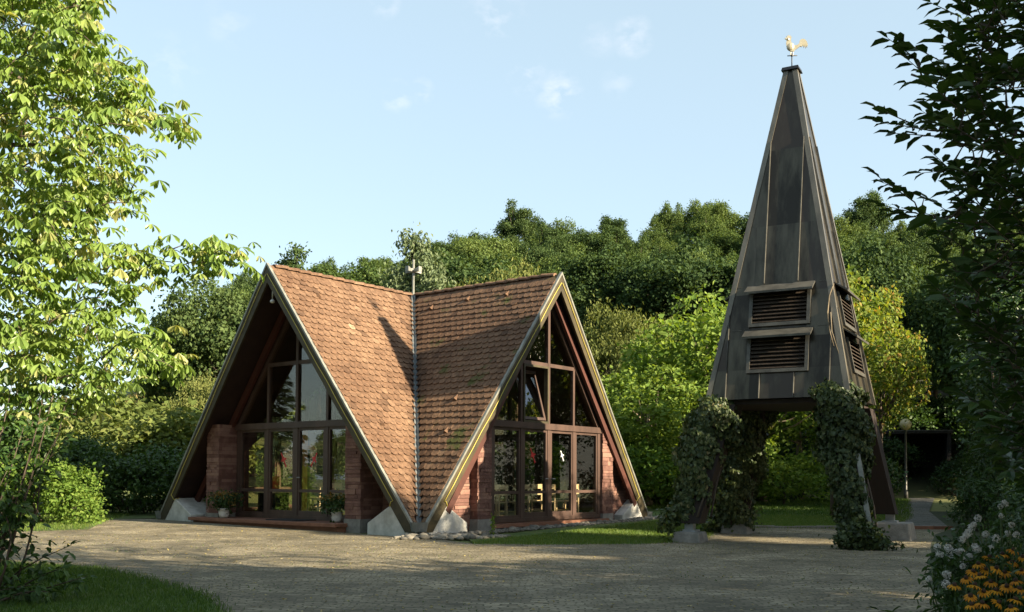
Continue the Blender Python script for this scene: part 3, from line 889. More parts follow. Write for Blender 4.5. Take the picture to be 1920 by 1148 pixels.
# roof cross
mb = MB()
mb.tube([(0, 0, ZR - .1), (0, 0, ZR + 1.0)], .035, 8)
for a in range(4):
    an = a * math.pi / 2
    d = Vector((math.cos(an), math.sin(an), 0)); n_ = Vector((-math.sin(an), math.cos(an), 0)); zz = Vector((0, 0, 1)); c0 = Vector((0, 0, ZR + .70))
    ring = lambda L_, w_, h_, dz=0: [c0 + d * L_ + n_ * (i * w_) + zz * (j * h_ + dz) for i, j in ((-1, -1), (1, -1), (1, 1), (-1, 1))]
    mb.prism(ring(.02, .04, .05), ring(.13, .035, .04)); mb.prism(ring(.13, .035, .04), ring(.26, .06, .07, .015))
ball(mb, (0, 0, ZR + .70), .075)
mb.build('roof_cross', 'zinc_light', chapel, False)
# flood light under the left gable
mb = MB(); ball(mb, RO[1]((0.02, -S - .1, ZR - .86)), .06, sc=(1, 1, .8)); mb.tube([RO[1]((0.02, -S - .1, ZR - .8)), RO[1]((0.02, -S - .1, ZR - .5))], .015)
mb.build('spotlight', 'white_paint', chapel, True)
# bird silhouettes on the glass
def bird(name, k, g, l, z, sc, m_, rot, parent=None):
    P = [(-.02, .5), (.07, .44), (.05, .25), (.16, .1), (.36, .02), (.42, -.08), (.18, -.06), (.07, -.12), (.06, -.3), (.14, -.5), (0, -.42), (-.12, -.5), (-.06, -.3), (-.08, -.1), (-.22, 0), (-.38, -.02), (-.3, .06), (-.12, .14), (-.06, .28), (-.1, .44)]
    c_, s_ = math.cos(rot), math.sin(rot)
    P = [(.62 * x, z_) for x, z_ in P]
    P = [(l + sc * (x * c_ - z_ * s_), z + sc * (x * s_ + z_ * c_)) for x, z_ in P]
    mb = MB(); mb.prism([RO[k]((x, -g - .02, z_)) for x, z_ in P], [RO[k]((x, -g - .014, z_)) for x, z_ in P])
    return mb.build(name, m_, chapel)
bird('bird_sticker', 0, 4.61, -.62, 1.78, .42, 'red_paint', .5)
bird('bird_sticker', 0, 4.61, .62, 1.80, .30, 'white_paint', .45)
bird('bird_sticker', 1, 4.03, -.50, 1.65, .42, 'red_paint', .5)
bird('bird_sticker', 1, 4.03, .62, 1.65, .40, 'red_paint', -.6)

# ------------------------------------------------------------------ furniture inside the chapel
cz = Matrix.Translation(OC) @ Matrix.Rotation(TH, 4, 'Z')
def inworld(x, y, z=.195): return tuple(cz @ Vector((x, y, z)))
def chair_parts(t):
    mb = MB(); mb.box((-.22, -.21, .43), (.22, .21, .46)); mb.build('seat', 'light_wood', t)
    mb = MB()
    mb.box((-.22, -.225, .60), (.22, -.205, .66)); mb.box((-.22, -.235, .76), (.22, -.21, .88)); mb.build('backrest', 'light_wood', t)
    for x in (-.2, .2):
        mb = MB(); mb.box((x - .02, -.235, 0), (x + .02, -.2, .86)); mb.build('leg', 'light_wood', t)
        mb = MB(); mb.box((x - .02, .18, 0), (x + .02, .21, .43)); mb.build('leg', 'light_wood', t)
    mb = MB(); mb.box((-.2, -.22, .2), (-.18, .2, .23)); mb.box((.18, -.22, .2), (.2, .2, .23)); mb.build('stretcher', 'light_wood', t)
chairs = []
lab0 = ['leftmost pale wooden chair behind the right-hand glass front', 'pale wooden chair behind the window under the red bird, left of the middle post', 'pale wooden chair seen behind the white bird window', 'rightmost pale wooden chair behind the right-hand glass front',
        'pale wooden chair half hidden behind the left door post of the sunny front', 'pale wooden chair in the second row behind the sunny glass front']
spots = [(-1.75, -4.1), (-.55, -4.08), (.5, -4.12), (1.6, -4.1), (-1.2, -3.9), (1.05, -3.3)]
for i, ((x, y), lb) in enumerate(zip(spots, lab0)):
    t = empty('chair', inworld(x, y), TH, lb, 'chair', 'pale wooden chairs inside the chapel')
    if i == 0: chair_parts(t); ch0 = t
    else:
        for c in list(ch0.children):
            o_ = c.copy(); COL.objects.link(o_); o_.parent = t
for i, ((x, y), lb) in enumerate((((-2.3, 1.0), 'pale chair seen through the left-hand doors, beside the orange post'), ((-2.9, .1), 'pale chair seen through the right pane of the left-hand doors'), ((-1.6, 2.0), 'pale chair deep inside behind the left door'),)):
    t = empty('chair', inworld(x, y), TH + 1.57, lb, 'chair', 'pale wooden chairs inside the chapel')
    for c in list(ch0.children):
        o_ = c.copy(); COL.objects.link(o_); o_.parent = t
t = empty('altar_table', inworld(.8, .3), TH, 'pale wooden altar table inside the chapel behind the shaded doors', 'table')
mb = MB(); mb.box((-.9, -.35, .82), (.9, .35, .9)); mb.build('tabletop', 'light_wood', t)
for x in (-.7, .7):
    mb = MB(); mb.box((x - .06, -.28, 0), (x + .06, .28, .82)); mb.build('leg', 'light_wood', t)
t = empty('standing_cross', inworld(-2.84, 1.12), TH + 1.57, 'tall orange wooden cross seen through the left-hand glass doors', 'cross')
mb = MB(); mb.box((-.05, -.04, 0), (.05, .04, 2.3)); mb.build('post', 'orange_wood', t)
mb = MB(); mb.box((-.35, -.035, 1.75), (.35, .035, 1.85)); mb.build('crossbar', 'orange_wood', t)
t = empty('side_table', inworld(-3.35, 1.75), TH, 'small side table with a red board behind the left window of the shaded front', 'table')
mb = MB(); mb.box((-.3, -.45, .62), (.3, .45, .67)); mb.build('tabletop', 'light_wood', t)
mb = MB(); mb.box((-.22, -.35, 0), (.22, .35, .62)); mb.build('cabinet', 'cloth_dark', t)
mb = MB(); mb.box((-.03, -.2, .67), (.03, .12, 1.05)); tag(mb.build('red_board', 'red_paint'), 'small red notice board on the side table behind the left window', 'board')
o_ = COL.objects['red_board']; o_.location = inworld(-3.35, 1.75); o_.rotation_euler = (0, 0, TH)

# ------------------------------------------------------------------ potted plants at the door
def pot_plant(loc, label, seed, colr):
    t = empty('potted_plant', loc, 0, label, 'potted plant', 'potted plants by the chapel door')
    mb = MB(); mb.lathe([(.085, 0), (.115, .03), (.135, .12), (.125, .2), (.145, .21), (.145, .235), (.12, .235), (.11, .19)], 16); mb.build('pot', 'pot', t, True)
    rng = np.random.default_rng(seed)
    V, FL, r = lobe_leaves(rng, [((0, 0, .40), (.36, .36, .20)), ((-.18, 0, .42), (.22, .2, .15)), ((.2, .05, .43), (.22, .2, .16))], 900, .07, .045, depth=.6, core=.2, tmpl=LT_LEAF)
    mk('foliage', V, FL, 'leaf_hedge', t, r)
    V, FL, r = lobe_leaves(rng, [((0, 0, .47), (.36, .36, .17)), ((-.18, 0, .46), (.2, .2, .14)), ((.2, .05, .48), (.22, .2, .15))], 260, .045, .04, upb=1.2, depth=.15, core=.2)
    mk('blossoms', V, FL, colr, t, r)
    return t
leafmat('blossom_dull', [(0, (.16, .11, .02)), (1, (.34, .2, .04))], .2, .6)
p1 = cz @ Vector(RO[1]((-1.98, -S + .06, .2)))
p2 = cz @ Vector(RO[1]((1.92, -S + .30, .2)))
pot_plant(p1, 'yellow-leaved potted plant in a white pot in front of the left brick pier', 3, 'blossom_dull')
pot_plant(p2, 'potted plant in a white pot in front of the right window of the shaded front', 4, 'blossom_dull')

# ------------------------------------------------------------------ bell tower
KT = .82 / .87          # real size of the tower (and its distance)
TC = (6.064 * KT, 21.5 * KT, CH * (1 - KT)); PH = -.509
tower = empty('bell_tower', TC, PH, 'tall tapering bell tower clad in dark metal standing on four splayed legs', 'bell tower')
Z0, Z1 = 2.89, 10.12
hw = lambda z: 1.4545 - (z - 2.89) * .18388
tower.scale = (KT, KT, KT)
FR = [lambda p: (p[0], p[1], p[2]), lambda p: (-p[1], p[0], p[2]), lambda p: (-p[0], -p[1], p[2]), lambda p: (p[1], -p[0], p[2])]  # faces: -Y, +X, +Y, -X
def fp(l, z, o=0.0): return (l, -hw(z) - o, z)
LV = [(3.50, 4.16), (4.48, 5.12)]; LW = .56
body = MB()
for k in range(4):
    zb = [Z0, LV[0][0], LV[0][1], LV[1][0], LV[1][1], 6.6, 8.3, Z1]
    for a, b in zip(zb[:-1], zb[1:]):
        br_ = [-1.05, -LW, -.35, .35, LW, 1.05]
        ls = lambda z: [-hw(z)] + [max(-hw(z), min(hw(z), v)) for v in br_] + [hw(z)]
        for j in range(7):
            if j in (2, 3, 4) and (a, b) in LV: continue
            if ls(a)[j + 1] - ls(a)[j] < .01: continue
            la, lb = ls(a), ls(b)
            body.add([FR[k](fp(la[j], a)), FR[k](fp(la[j + 1], a)), FR[k](fp(lb[j + 1], b)), FR[k](fp(lb[j], b))], [(0, 1, 2, 3)], [.1, .62, .95, .3, .75, .45, .2][(j * 2 + k + int(a * 1.3)) % 7])
body.add([(-hw(Z0), -hw(Z0), Z0), (hw(Z0), -hw(Z0), Z0), (hw(Z0), hw(Z0), Z0), (-hw(Z0), hw(Z0), Z0)], [(3, 2, 1, 0)], .3)
body.build('cladding', 'tower_metal', tower)
mb = MB(); mb.box((-hw(Z0) + .12, -hw(Z0) + .12, Z0 - .10), (hw(Z0) - .12, hw(Z0) - .12, Z0 - .012)); mb.build('underside', 'leg_wood', tower)
for k in range(4):
    # standing seams
    for l in (-1.05, -.35, .35, 1.05):
        zt = 2.89 + (1.4545 - abs(l) - .07) / .18388
        for za, zb_ in ((Z0 + .01, LV[0][0] - .09 if abs(l) < .6 else min(zt, Z1)), (LV[1][1] + .22, min(zt, Z1))):
            if abs(l) > .6 and za > 4: continue
            if zb_ <= za: continue
            mb = MB()
            A = [FR[k](fp(l + dl, za, o_)) for dl, o_ in ((-.010, .0), (.010, .0), (.006, .045), (-.006, .045))]
            B = [FR[k](fp(l + dl, zb_, o_)) for dl, o_ in ((-.010, .0), (.010, .0), (.006, .045), (-.006, .045))]
            mb.prism(A, B); mb.build('seam', 'hood_metal', tower)
    # horizontal laps
    for z in (LV[1][1] + .17, LV[0][1] + .19):
        for a, b in ((-hw(z), -.78), (.78, hw(z))):
            mb = MB()
            mb.prism([FR[k](fp(a, z, 0)), FR[k](fp(b, z, 0)), FR[k](fp(b, z + .012, 0)), FR[k](fp(a, z + .012, 0))], [FR[k](fp(a, z, .008)), FR[k](fp(b, z, .008)), FR[k](fp(b, z + .012, .004)), FR[k](fp(a, z + .012, .004))])
            mb.build('lap_joint', 'tower_metal', tower)
    # louvres with hoods
    for z0, z1 in LV:
        mb = MB()
        e = .07
        for a, b, c_, d_ in ((-LW - e, -LW, z0 - e, z1), (LW, LW + e, z0 - e, z1), (-LW, LW, z0 - e, z0)):
            q = [fp(a, c_, .0), fp(b, c_, .0), fp(b, d_, .0), fp(a, d_, .0)]; q2 = [fp(a, c_, .05), fp(b, c_, .05), fp(b, d_, .05), fp(a, d_, .05)]
            mb.prism([FR[k](v) for v in q], [FR[k](v) for v in q2])
        lf = mb.build('louvre_frame', 'hood_metal', tower)
        n = 8
        sl_ = MB()
        for i in range(n):
            z = z0 + (i + .5) * (z1 - z0) / n
            A = [(-LW, -hw(z) + .05, z + .04), (-LW, -hw(z) + .057, z + .052), (-LW, -hw(z) - .042, z - .018), (-LW, -hw(z) - .042, z - .034)]
            B = [(LW, v[1], v[2]) for v in A]
            sl_.prism([FR[k](v) for v in A], [FR[k](v) for v in B], random.random())
        sl_.build('slats', 'louvre_wood', lf)
        hd = MB()
        zt = z1 + .19; w_ = .70
        A = [(-w_, -hw(zt) - .0, zt), (-w_, -hw(zt) - .0, zt - .03), (-w_, -hw(z1) - .24, z1 - .02), (-w_, -hw(z1) - .24, z1 + .025)]
        B = [(-v[0], v[1], v[2]) for v in A]
        hd.prism([FR[k](v) for v in A], [FR[k](v) for v in B])
        hd.build('hood', 'hood_metal', tower)
# corner trims
CN = [(-1, -1), (1, -1), (1, 1), (-1, 1)]
for sx, sy in CN:
    mb = MB()
    def ring(z):
        h = hw(z); o_ = .022; wd_ = .085
        return [(sx * (h + o_), sy * (h + o_), z), (sx * (h - wd_), sy * (h + o_), z), (sx * (h - wd_), sy * (h - .01), z), (sx * (h - .01), sy * (h - .01), z), (sx * (h - .01), sy * (h - wd_), z), (sx * (h + o_), sy * (h - wd_), z)]
    mb.prism(ring(Z0), ring(Z1 - .01)); mb.build('corner_trim', 'tower_trim', tower)
# legs
for i, (sx, sy) in enumerate(CN):
    mb = MB()
    def ring(z, w_):
        h = hw(z) - .03
        return [(sx * h, sy * h, z), (sx * (h - w_), sy * h, z), (sx * (h - w_), sy * (h - w_), z), (sx * h, sy * (h - w_), z)]
    lift = (0.10, .10, .26, .16)[i]
    mb.prism(ring(.22 + lift, .42), ring(Z0 - .102, .60))
    lg = mb.build('leg', 'leg_wood', tower)
    h = hw(.2) - .23
    mb = MB(); mb.box((sx * h - .09, sy * h - .09, .08 + lift), (sx * h + .09, sy * h + .09, .218 + lift)); mb.box((sx * h - .16, sy * h - .16, .04 + lift), (sx * h + .16, sy * h + .16, .079 + lift))
    mb.build('foot_plate', 'galvanised', lg)
    mb = MB()
    q = (.31, .30, .50, .34)[i]
    mb.prism([(sx * h + a * q, sy * h + b * q, -.1) for a, b in ((-1, -1), (1, -1), (1, 1), (-1, 1))], [(sx * h + a * q * .86, sy * h + b * q * .86, .039 + lift) for a, b in ((-1, -1), (1, -1), (1, 1), (-1, 1))])
    ob = mb.build('footing', 'concrete', lg)
    bv = ob.modifiers.new('bevel', 'BEVEL'); bv.width = .03; bv.segments = 2
# pale flashing bar down the near leg
mb = MB()
a = lambda z, dx=0, dy=0: (hw(z) + .0 + dx, -(hw(z) + .0) + dy, z)
mb.prism([a(.36, .012, -.02), a(.36, -.085, -.02), a(.36, -.085, .03), a(.36, .012, .03)], [a(1.75, .012, -.02), a(1.75, -.07, -.02), a(1.75, -.07, .03), a(1.75, .012, .03)])
mb.build('leg_flashing', 'zinc_light', tower)
# cap
mb = MB(); hc = .19
mb.prism([(-hc, -hc, Z1), (hc, -hc, Z1), (hc, hc, Z1), (-hc, hc, Z1)], [(-hc * .9, -hc * .9, Z1 + .07), (hc * .9, -hc * .9, Z1 + .07), (hc * .9, hc * .9, Z1 + .07), (-hc * .9, hc * .9, Z1 + .07)])
mb.add([(-hc * .9, -hc * .9, Z1 + .068), (hc * .9, -hc * .9, Z1 + .068), (hc * .9, hc * .9, Z1 + .068), (-hc * .9, hc * .9, Z1 + .068), (0, 0, Z1 + .12)], [(0, 1, 4), (1, 2, 4), (2, 3, 4), (3, 0, 4)])
mb.build('cap', 'tower_cap', tower)
# dry vine stem on the cladding
mb = MB()
mb.tube([fp(1.12, 3.9, .03), fp(1.02, 4.25, .05), fp(.98, 4.6, .06), fp(1.0, 4.95, .05), fp(1.08, 5.2, .03)], [.008, .014, .018, .014, .006], 5)
mb.tube([fp(1.22, 3.75, .03), fp(1.08, 4.2, .07), fp(1.04, 4.6, .06)], [.005, .01, .012], 5)
mb.build('dry_vine_stem', 'bark_pale', tower, True)
# weathercock
wc = empty('weathercock', (TC[0], TC[1], TC[2] + (Z1 + .1) * KT), -.10, 'pale gilt weathercock on a thin rod on top of the bell tower', 'weathercock')
mb = MB(); mb.tube([(0, 0, -.03), (0, 0, .36)], .014, 8); ball(mb, (0, 0, .30), .03); mb.tube([(-.11, 0, .30), (.13, 0, .30)], .012, 6); mb.build('rod', 'iron', wc, True)
cock = [(-.02, .40), (-.09, .45), (-.13, .54), (-.14, .63), (-.12, .70), (-.16, .72), (-.17, .745), (-.12, .76), (-.13, .80), (-.105, .785), (-.09, .83), (-.07, .79), (-.04, .82), (-.03, .77), (-.0, .775), (-.02, .73), (-.02, .66), (.0, .60), (.06, .555),
        (.13, .56), (.18, .60), (.19, .67), (.24, .71), (.31, .70), (.36, .64), (.385, .56), (.37, .49), (.345, .54), (.335, .47), (.31, .54), (.29, .48), (.27, .55), (.235, .51), (.20, .53), (.15, .49), (.08, .44), (.05, .40)]
mb = MB()
n = len(cock)
cx_, cz_ = sum(p[0] for p in cock) / n, sum(p[1] for p in cock) / n
def infl(p): return .018
A = [(x, -.018, z) for x, z in cock]; B = [(x, .018, z) for x, z in cock]
mb.prism(A, B); ball(mb, (-.03, 0, .52), .1, sc=(1.0, .45, 1.1)); ball(mb, (-.09, 0, .71), .045, sc=(1, .7, 1.1))
mb.build('rooster', 'rooster_gold', wc, False)
mb = MB(); mb.tube([(-.03, 0, .42), (-.03, 0, .31)], .012, 6); mb.tube([(.03, 0, .42), (.03, 0, .31)], .012, 6); mb.build('legs', 'rooster_gold', wc)

wc.scale = (.88 * KT, .88 * KT, .88 * KT)
# ------------------------------------------------------------------ ivy on the legs
cT = Matrix.Translation(TC) @ Matrix.Rotation(PH, 4, 'Z')
def ivy(i, label, seed, prof, n, extra=(), zt=2.95, leaf=.085):
    """prof: list of (z, radius, dx, dy) of the ivy sleeve round leg i, in tower coordinates"""
    sx, sy = CN[i]
    rng = np.random.default_rng(seed)
    zz = np.array([p[0] for p in prof]); rr = np.array([p[1] for p in prof]); dx = np.array([p[2] for p in prof]); dy = np.array([p[3] for p in prof])
    dens = np.interp(np.linspace(zz[0], zz[-1], 60), zz, rr); zc = np.linspace(zz[0], zz[-1], 60)
    z = rng.choice(zc, n, p=dens / dens.sum()) + rng.normal(size=n) * .04
    th = rng.random(n) * 2 * math.pi
    w_ = .42 + (.60 - .42) * np.clip((z - .3) / 2.5, 0, 1)
    h = 1.4545 - (z - 2.89) * .18388 - w_ / 2
    bump_ = .94 + .20 * np.sin(z * 4.1 + th * 2 + seed) + .14 * np.sin(z * 9 + th * 3) + .10 * np.sin(z * 19 + th * 5)
    rad = np.interp(z, zz, rr) * bump_ * (.74 + .30 * rng.random(n))
    P = np.stack([sx * h + np.interp(z, zz, dx) + rad * np.cos(th), sy * h + np.interp(z, zz, dy) + rad * np.sin(th), z], -1)
    d = np.stack([np.cos(th), np.sin(th), .25 + 0 * th], -1)
    parts = []
    Nn = nrm(d + rng.normal(size=(n, 3)) * .4 + np.array([0, 0, .3]))
    D = nrm(np.cross(Nn, rng.normal(size=(n, 3))) * .7 + np.array([0, 0, -.9]))
    s_ = .6 + .7 * rng.random(n)
    parts.append(leaves(P, D, Nn, leaf * s_, leaf * .95 * s_, np.clip(.45 + .25 * rng.normal(size=n), 0, 1), LT_LEAF))
    for lobes, m_ in extra:
        parts.append(lobe_leaves(rng, [((sx * c[0][0], sy * c[0][1], c[0][2]), c[1]) for c in lobes], m_, leaf, leaf * .95, depth=.5, core=.2, tmpl=LT_LEAF))
    V, FL, r = join(parts)
    t = empty('ivy_plant', TC, PH, label, 'ivy', 'ivy plants on the tower legs'); t.scale = (KT, KT, KT)
    mk('foliage', V, FL, 'leaf_ivy', t, r)
    mb = MB()
    for j in range(5):
        a0 = j * 1.3 + seed; pts = []
        for zq in np.linspace(max(.05, zz[0]), zz[-1] - .2, 8):
            hh = float(1.4545 - (zq - 2.89) * .18388 - .27); rq = .30 + .03 * math.sin(zq * 3 + j)
            pts.append((sx * hh + rq * math.cos(a0 + zq * .3), sy * hh + rq * math.sin(a0 + zq * .3), zq))
        mb.tube(pts, [.025 - .002 * q for q in range(8)], 5)
    mb.build('stems', 'bark', t, True)
    return t
ivy(0, 'ivy wrapping the left leg of the bell tower with a sunlit rounded top', 5, [(.45, .26, -.12, 0), (1.0, .38, -.16, -.02), (2.0, .53, -.13, -.08), (2.7, .54, -.14, -.08), (2.95, .40, -.12, 0), (3.05, .2, -.1, 0)], 9500,
    extra=[([((2.15, 1.9, .3), (.22, .22, .35))], 300)])
ivy(1, 'ivy covering the near right leg of the bell tower above a low leafy mound', 6, [(.3, .26, -.10, -.05), (1.0, .36, -.10, -.05), (1.8, .45, -.02, -.05), (2.5, .52, .02, -.08), (3.0, .52, .04, -.08), (3.2, .28, .04, -.1)], 10500,
    extra=[([((1.72, 1.98, .16), (.45, .38, .26)), ((1.6, 2.2, .1), (.3, .25, .16)), ((2.15, 2.1, .05), (.4, .2, .08))], 1500)])
ivy(3, 'dark ivy wrapping the far leg of the bell tower down to the ground', 8, [(.15, .42, -.1, 0), (1.0, .50, -.12, -.1), (2.0, .56, -.12, -.1), (2.85, .52, -.05, -.1)], 13000,
    extra=[([((1.7, 1.9, .3), (.5, .4, .3)), ((2.3, 1.6, .2), (.5, .4, .22))], 700)])

# ------------------------------------------------------------------ lamp post and shelter
lx, ly = 17.5, 44.3
gz = float(terr(lx, ly))
t = empty('street_lamp', (lx, ly, gz), .3, 'slim path lamp with a round yellowish globe beside the path', 'street lamp')
mb = MB(); mb.lathe([(.09, -.1), (.09, .35), (.055, .4), (.05, 3.0), (.07, 3.02), (.07, 3.1)], 12); mb.build('pole', 'hood_metal', t, True)
mb = MB(); ball(mb, (0, 0, 3.32), .26, 16, 12); mb.build('globe', 'lamp_glass', t, True)
sx0, sy0 = 19.6, 48.0
gz = float(terr(sx0, sy0))
t = empty('shelter', (sx0, sy0, gz), -.35, 'dark wooden shelter with a flat pale-edged roof at the end of the path', 'shelter')
mb = MB(); mb.box((-1.5, -.2, 2.45), (1.5, 3.2, 2.62)); mb.build('roof', 'shed_wood', t)
mb = MB(); mb.box((-1.53, -.24, 2.56), (1.53, -.202, 2.6)); mb.build('roof_edge', 'hood_metal', t)
for x in (-1.35, 1.35):
    mb = MB(); mb.box((x - .07, -.1, -.1), (x + .07, .05, 2.45)); mb.build('post', 'shed_wood', t)
mb = MB(); mb.box((-1.4, 3.0, -.1), (1.4, 3.15, 2.45)); mb.build('wall', 'shed_wood', t)
for sxx in (-1.4, 1.25):
    mb = MB(); mb.box((sxx, .1, -.1), (sxx + .15, 2.99, 2.45)); mb.build('wall', 'shed_wood', t)

# ------------------------------------------------------------------ hill woods and background trees
proto_tree('oak_a', 4.2, 4.6, 6.2, 30000, .19, .15, 'leaf_forest_dark', 31, lobn=60, lr=(.14, .30), depth=.6, core=.35)
proto_tree('oak_b', 3.6, 5.4, 6.8, 30000, .19, .15, 'leaf_forest_dark', 32, lobn=64, lr=(.13, .30), depth=.6, core=.35)
proto_tree('ash', 3.6, 5.0, 6.4, 26000, .19, .13, 'leaf_forest_mid', 33, lobn=56, lr=(.12, .28), depth=.6, core=.35)
proto_tree('beech', 4.4, 4.4, 5.8, 30000, .19, .15, 'leaf_forest_mid', 34, lobn=64, lr=(.13, .30), depth=.6, core=.35)
proto_tree('willow', 3.6, 3.8, 4.6, 24000, .20, .09, 'leaf_forest_pale', 35, lobn=24, droop=.9)
proto_tree('scrub', 2.6, 2.0, 1.9, 9000, .18, .12, 'leaf_olive', 36, lobn=20, trunk_r=.08)
rg = random.Random(5)
rngH = np.random.default_rng(44)
kinds = {'oak_a': 'broad dark green tree in the wood on the hill behind the chapel and tower', 'oak_b': 'tall dark green tree in the wood on the hill behind the chapel and tower',
         'ash': 'mid green tree with a loose crown in the wood on the hill', 'beech': 'wide mid green tree in the wood on the hill'}
for row, y0 in enumerate((57, 63, 69, 75, 81, 87, 93, 99, 105)):
    u0, u1 = (-.275, .62)
    x = u0 * y0 + (row % 2) * 3
    while x < u1 * y0:
        yy = y0 + rg.uniform(-2.2, 2.2); xx = x + rg.uniform(-1.5, 1.5)
        key = rg.choice(['oak_a', 'oak_b', 'ash', 'ash', 'beech'])
        hs_ = rg.uniform(.66, .92)
        s_ = rg.uniform(.55, .92)
        if xx / yy < .62:
            place_tree(key, 'tree', (xx, yy, float(terr(xx, yy)) - .3), rg.uniform(0, 6.28), (s_, s_, hs_), kinds[key], 'tree', 'trees of the hillside wood')
        x += rg.uniform(3.6, 6.4)
# nearer ranks with their own looks
def at(px, py_top, y):     # x position for a photo column at distance y
    return (px - 960) / 1869.4 * y
def tree_at(key, px, y, ztop_px, basez, label, natural_top, name='tree', sx=1.0, group=None, rz=None, dz=0, cat='tree'):
    x = at(px, 0, y); g = float(terr(x, y))
    H = 1.25 + (895 - ztop_px) / 1869.4 * y - g
    k_ = H / natural_top
    return place_tree(key, name, (x, y, g - .1 + dz), rg.uniform(0, 6.28) if rz is None else rz, (k_ * sx, k_ * sx, k_), label, cat, group)
nat = {'oak_a': 10.6, 'oak_b': 11.4, 'ash': 11.0, 'beech': 10.0, 'willow': 8.3, 'scrub': 3.8}
T_ = lambda key, px, y, top, label, sx=1.0, name='tree', cat='tree': tree_at(key, px, y, top, 0, label, nat[key], name, sx, cat=cat)
T_('ash', 655, 58, 455, 'rounded mid green tree above the left gable roof', .9)
T_('oak_b', 560, 60, 475, 'dark green tree rising just behind the left gable peak', .9)
T_('oak_a', 860, 56, 455, 'dark green tree right of the roof cross')
T_('willow', 950, 48, 478, 'bright pale green treetop just above the right roof ridge', .62)
T_('oak_b', 1110, 60, 455, 'dark tree behind the right gable peak', 1.0)
T_('oak_a', 1250, 58, 440, 'large dark tree left of the tower beyond the pale bushy tree', 1.0)
T_('willow', 1165, 47, 548, 'dusty pale green bushy tree right of the sunny gable', .70)
T_('oak_a', 420, 44, 505, 'large dark green tree left of the chapel behind the shrubs', .82)
T_('oak_b', 330, 47, 560, 'dark tree at the edge of the hillside meadow', .70)
T_('beech', 470, 50, 560, 'shaded tree close behind the left roof slope', .8)
T_('willow', 385, 36, 690, 'olive green low tree beside the left roof slope', .75)
T_('oak_a', 1640, 52, 420, 'dark tree behind the tower on its right', .8)
T_('oak_b', 1850, 53, 430, 'tall dark tree above the path', .85)
T_('oak_a', 1880, 46, 430, 'dark tree behind the right-hand border', .9)
T_('ash', 1880, 52, 520, 'mid green tree overhanging the end of the path', .8)
T_('oak_b', 1800, 57, 560, 'dark bushy tree over the shelter roof', .8)
# sunlit lime-coloured trees
proto_tree('lime', 2.9, 3.2, 4.4, 12000, .17, .12, 'leaf_lime', 51, lobn=40, trunk_r=.15, bark='bark_pale', droop=.5, lr=(.16, .34), depth=.5)
proto_tree('maple', 2.7, 3.3, 5.0, 9500, .17, .12, 'leaf_yellow', 52, lobn=34, trunk_r=.13, droop=.4, lr=(.14, .30), depth=.5)
nat['lime'] = 7.7; nat['maple'] = 8.4
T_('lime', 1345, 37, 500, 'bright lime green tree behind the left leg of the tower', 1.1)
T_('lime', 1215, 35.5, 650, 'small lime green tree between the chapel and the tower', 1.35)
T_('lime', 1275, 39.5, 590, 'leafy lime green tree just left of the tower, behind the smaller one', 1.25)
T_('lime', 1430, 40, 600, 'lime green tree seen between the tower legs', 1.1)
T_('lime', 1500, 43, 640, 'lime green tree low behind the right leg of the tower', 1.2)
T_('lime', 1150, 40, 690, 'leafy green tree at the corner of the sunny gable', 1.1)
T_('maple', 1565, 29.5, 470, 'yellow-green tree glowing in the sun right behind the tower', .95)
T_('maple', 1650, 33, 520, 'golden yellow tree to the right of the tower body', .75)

# scrub on the left slope
T_('scrub', 265, 34, 768, 'olive shrub on the slope left of the chapel', 1.3, 'shrub', 'shrub')
T_('scrub', 320, 36, 720, 'olive shrub below the dark trees left of the chapel', 1.1, 'shrub', 'shrub')
T_('scrub', 165, 36, 805, 'olive shrub under the horse chestnut branches', 1.3, 'shrub', 'shrub')
T_('scrub', 235, 50, 735, 'shrub at the edge of the hillside meadow', .9, 'shrub', 'shrub')
T_('scrub', 60, 34, 775, 'olive shrub behind the left foreground bush', 1.6, 'shrub', 'shrub')

proto_tree('thicket', 3.0, 2.3, 1.9, 14000, .20, .13, 'leaf_hedge', 37, lobn=34, trunk_r=.07, lr=(.2, .4))
nat['thicket'] = 4.1
for px_, y_, top_, lb_ in ((1180, 47, 780, 'dark undergrowth at the wood edge right of the chapel'), (1300, 48, 790, 'undergrowth behind the left lime green tree'), (1400, 50, 770, 'undergrowth seen between the tower legs on the left'), (1490, 49, 780, 'undergrowth seen between the tower legs on the right'),
                           (1590, 51, 770, 'undergrowth behind the right leg of the tower'), (1680, 53, 740, 'undergrowth above the shelter on its left'), (1770, 54, 720, 'undergrowth above the shelter'), (1860, 52, 730, 'undergrowth right of the shelter'), (1950, 50, 740, 'undergrowth at the right edge behind the hedge'), (1640, 49, 800, 'low undergrowth just left of the path lamp')):
    tree_at('thicket', px_, y_, top_, 0, lb_, 4.1, 'thicket', 1.25, cat='shrub')
proto_tree('limeshrub', 2.2, 1.5, 1.3, 9000, .15, .10, 'leaf_lime', 38, lobn=28, trunk_r=.05, lr=(.2, .4), depth=.5)
for px_, y_, top_, lb_ in ((1185, 34.5, 800, 'lime green bush at the foot of the small tree right of the chapel'), (1270, 36, 790, 'lime green bush in front of the hedge left of the tower'), (1345, 38, 800, 'lime green bush behind the left tower leg'), (1470, 37.5, 830, 'lime green bush low between the tower legs'), (1140, 38, 760, 'lime green bush against the sunny gable edge')):
    tree_at('limeshrub', px_, y_, top_, 0, lb_, 2.8, 'lime_bush', 1.2, cat='shrub')
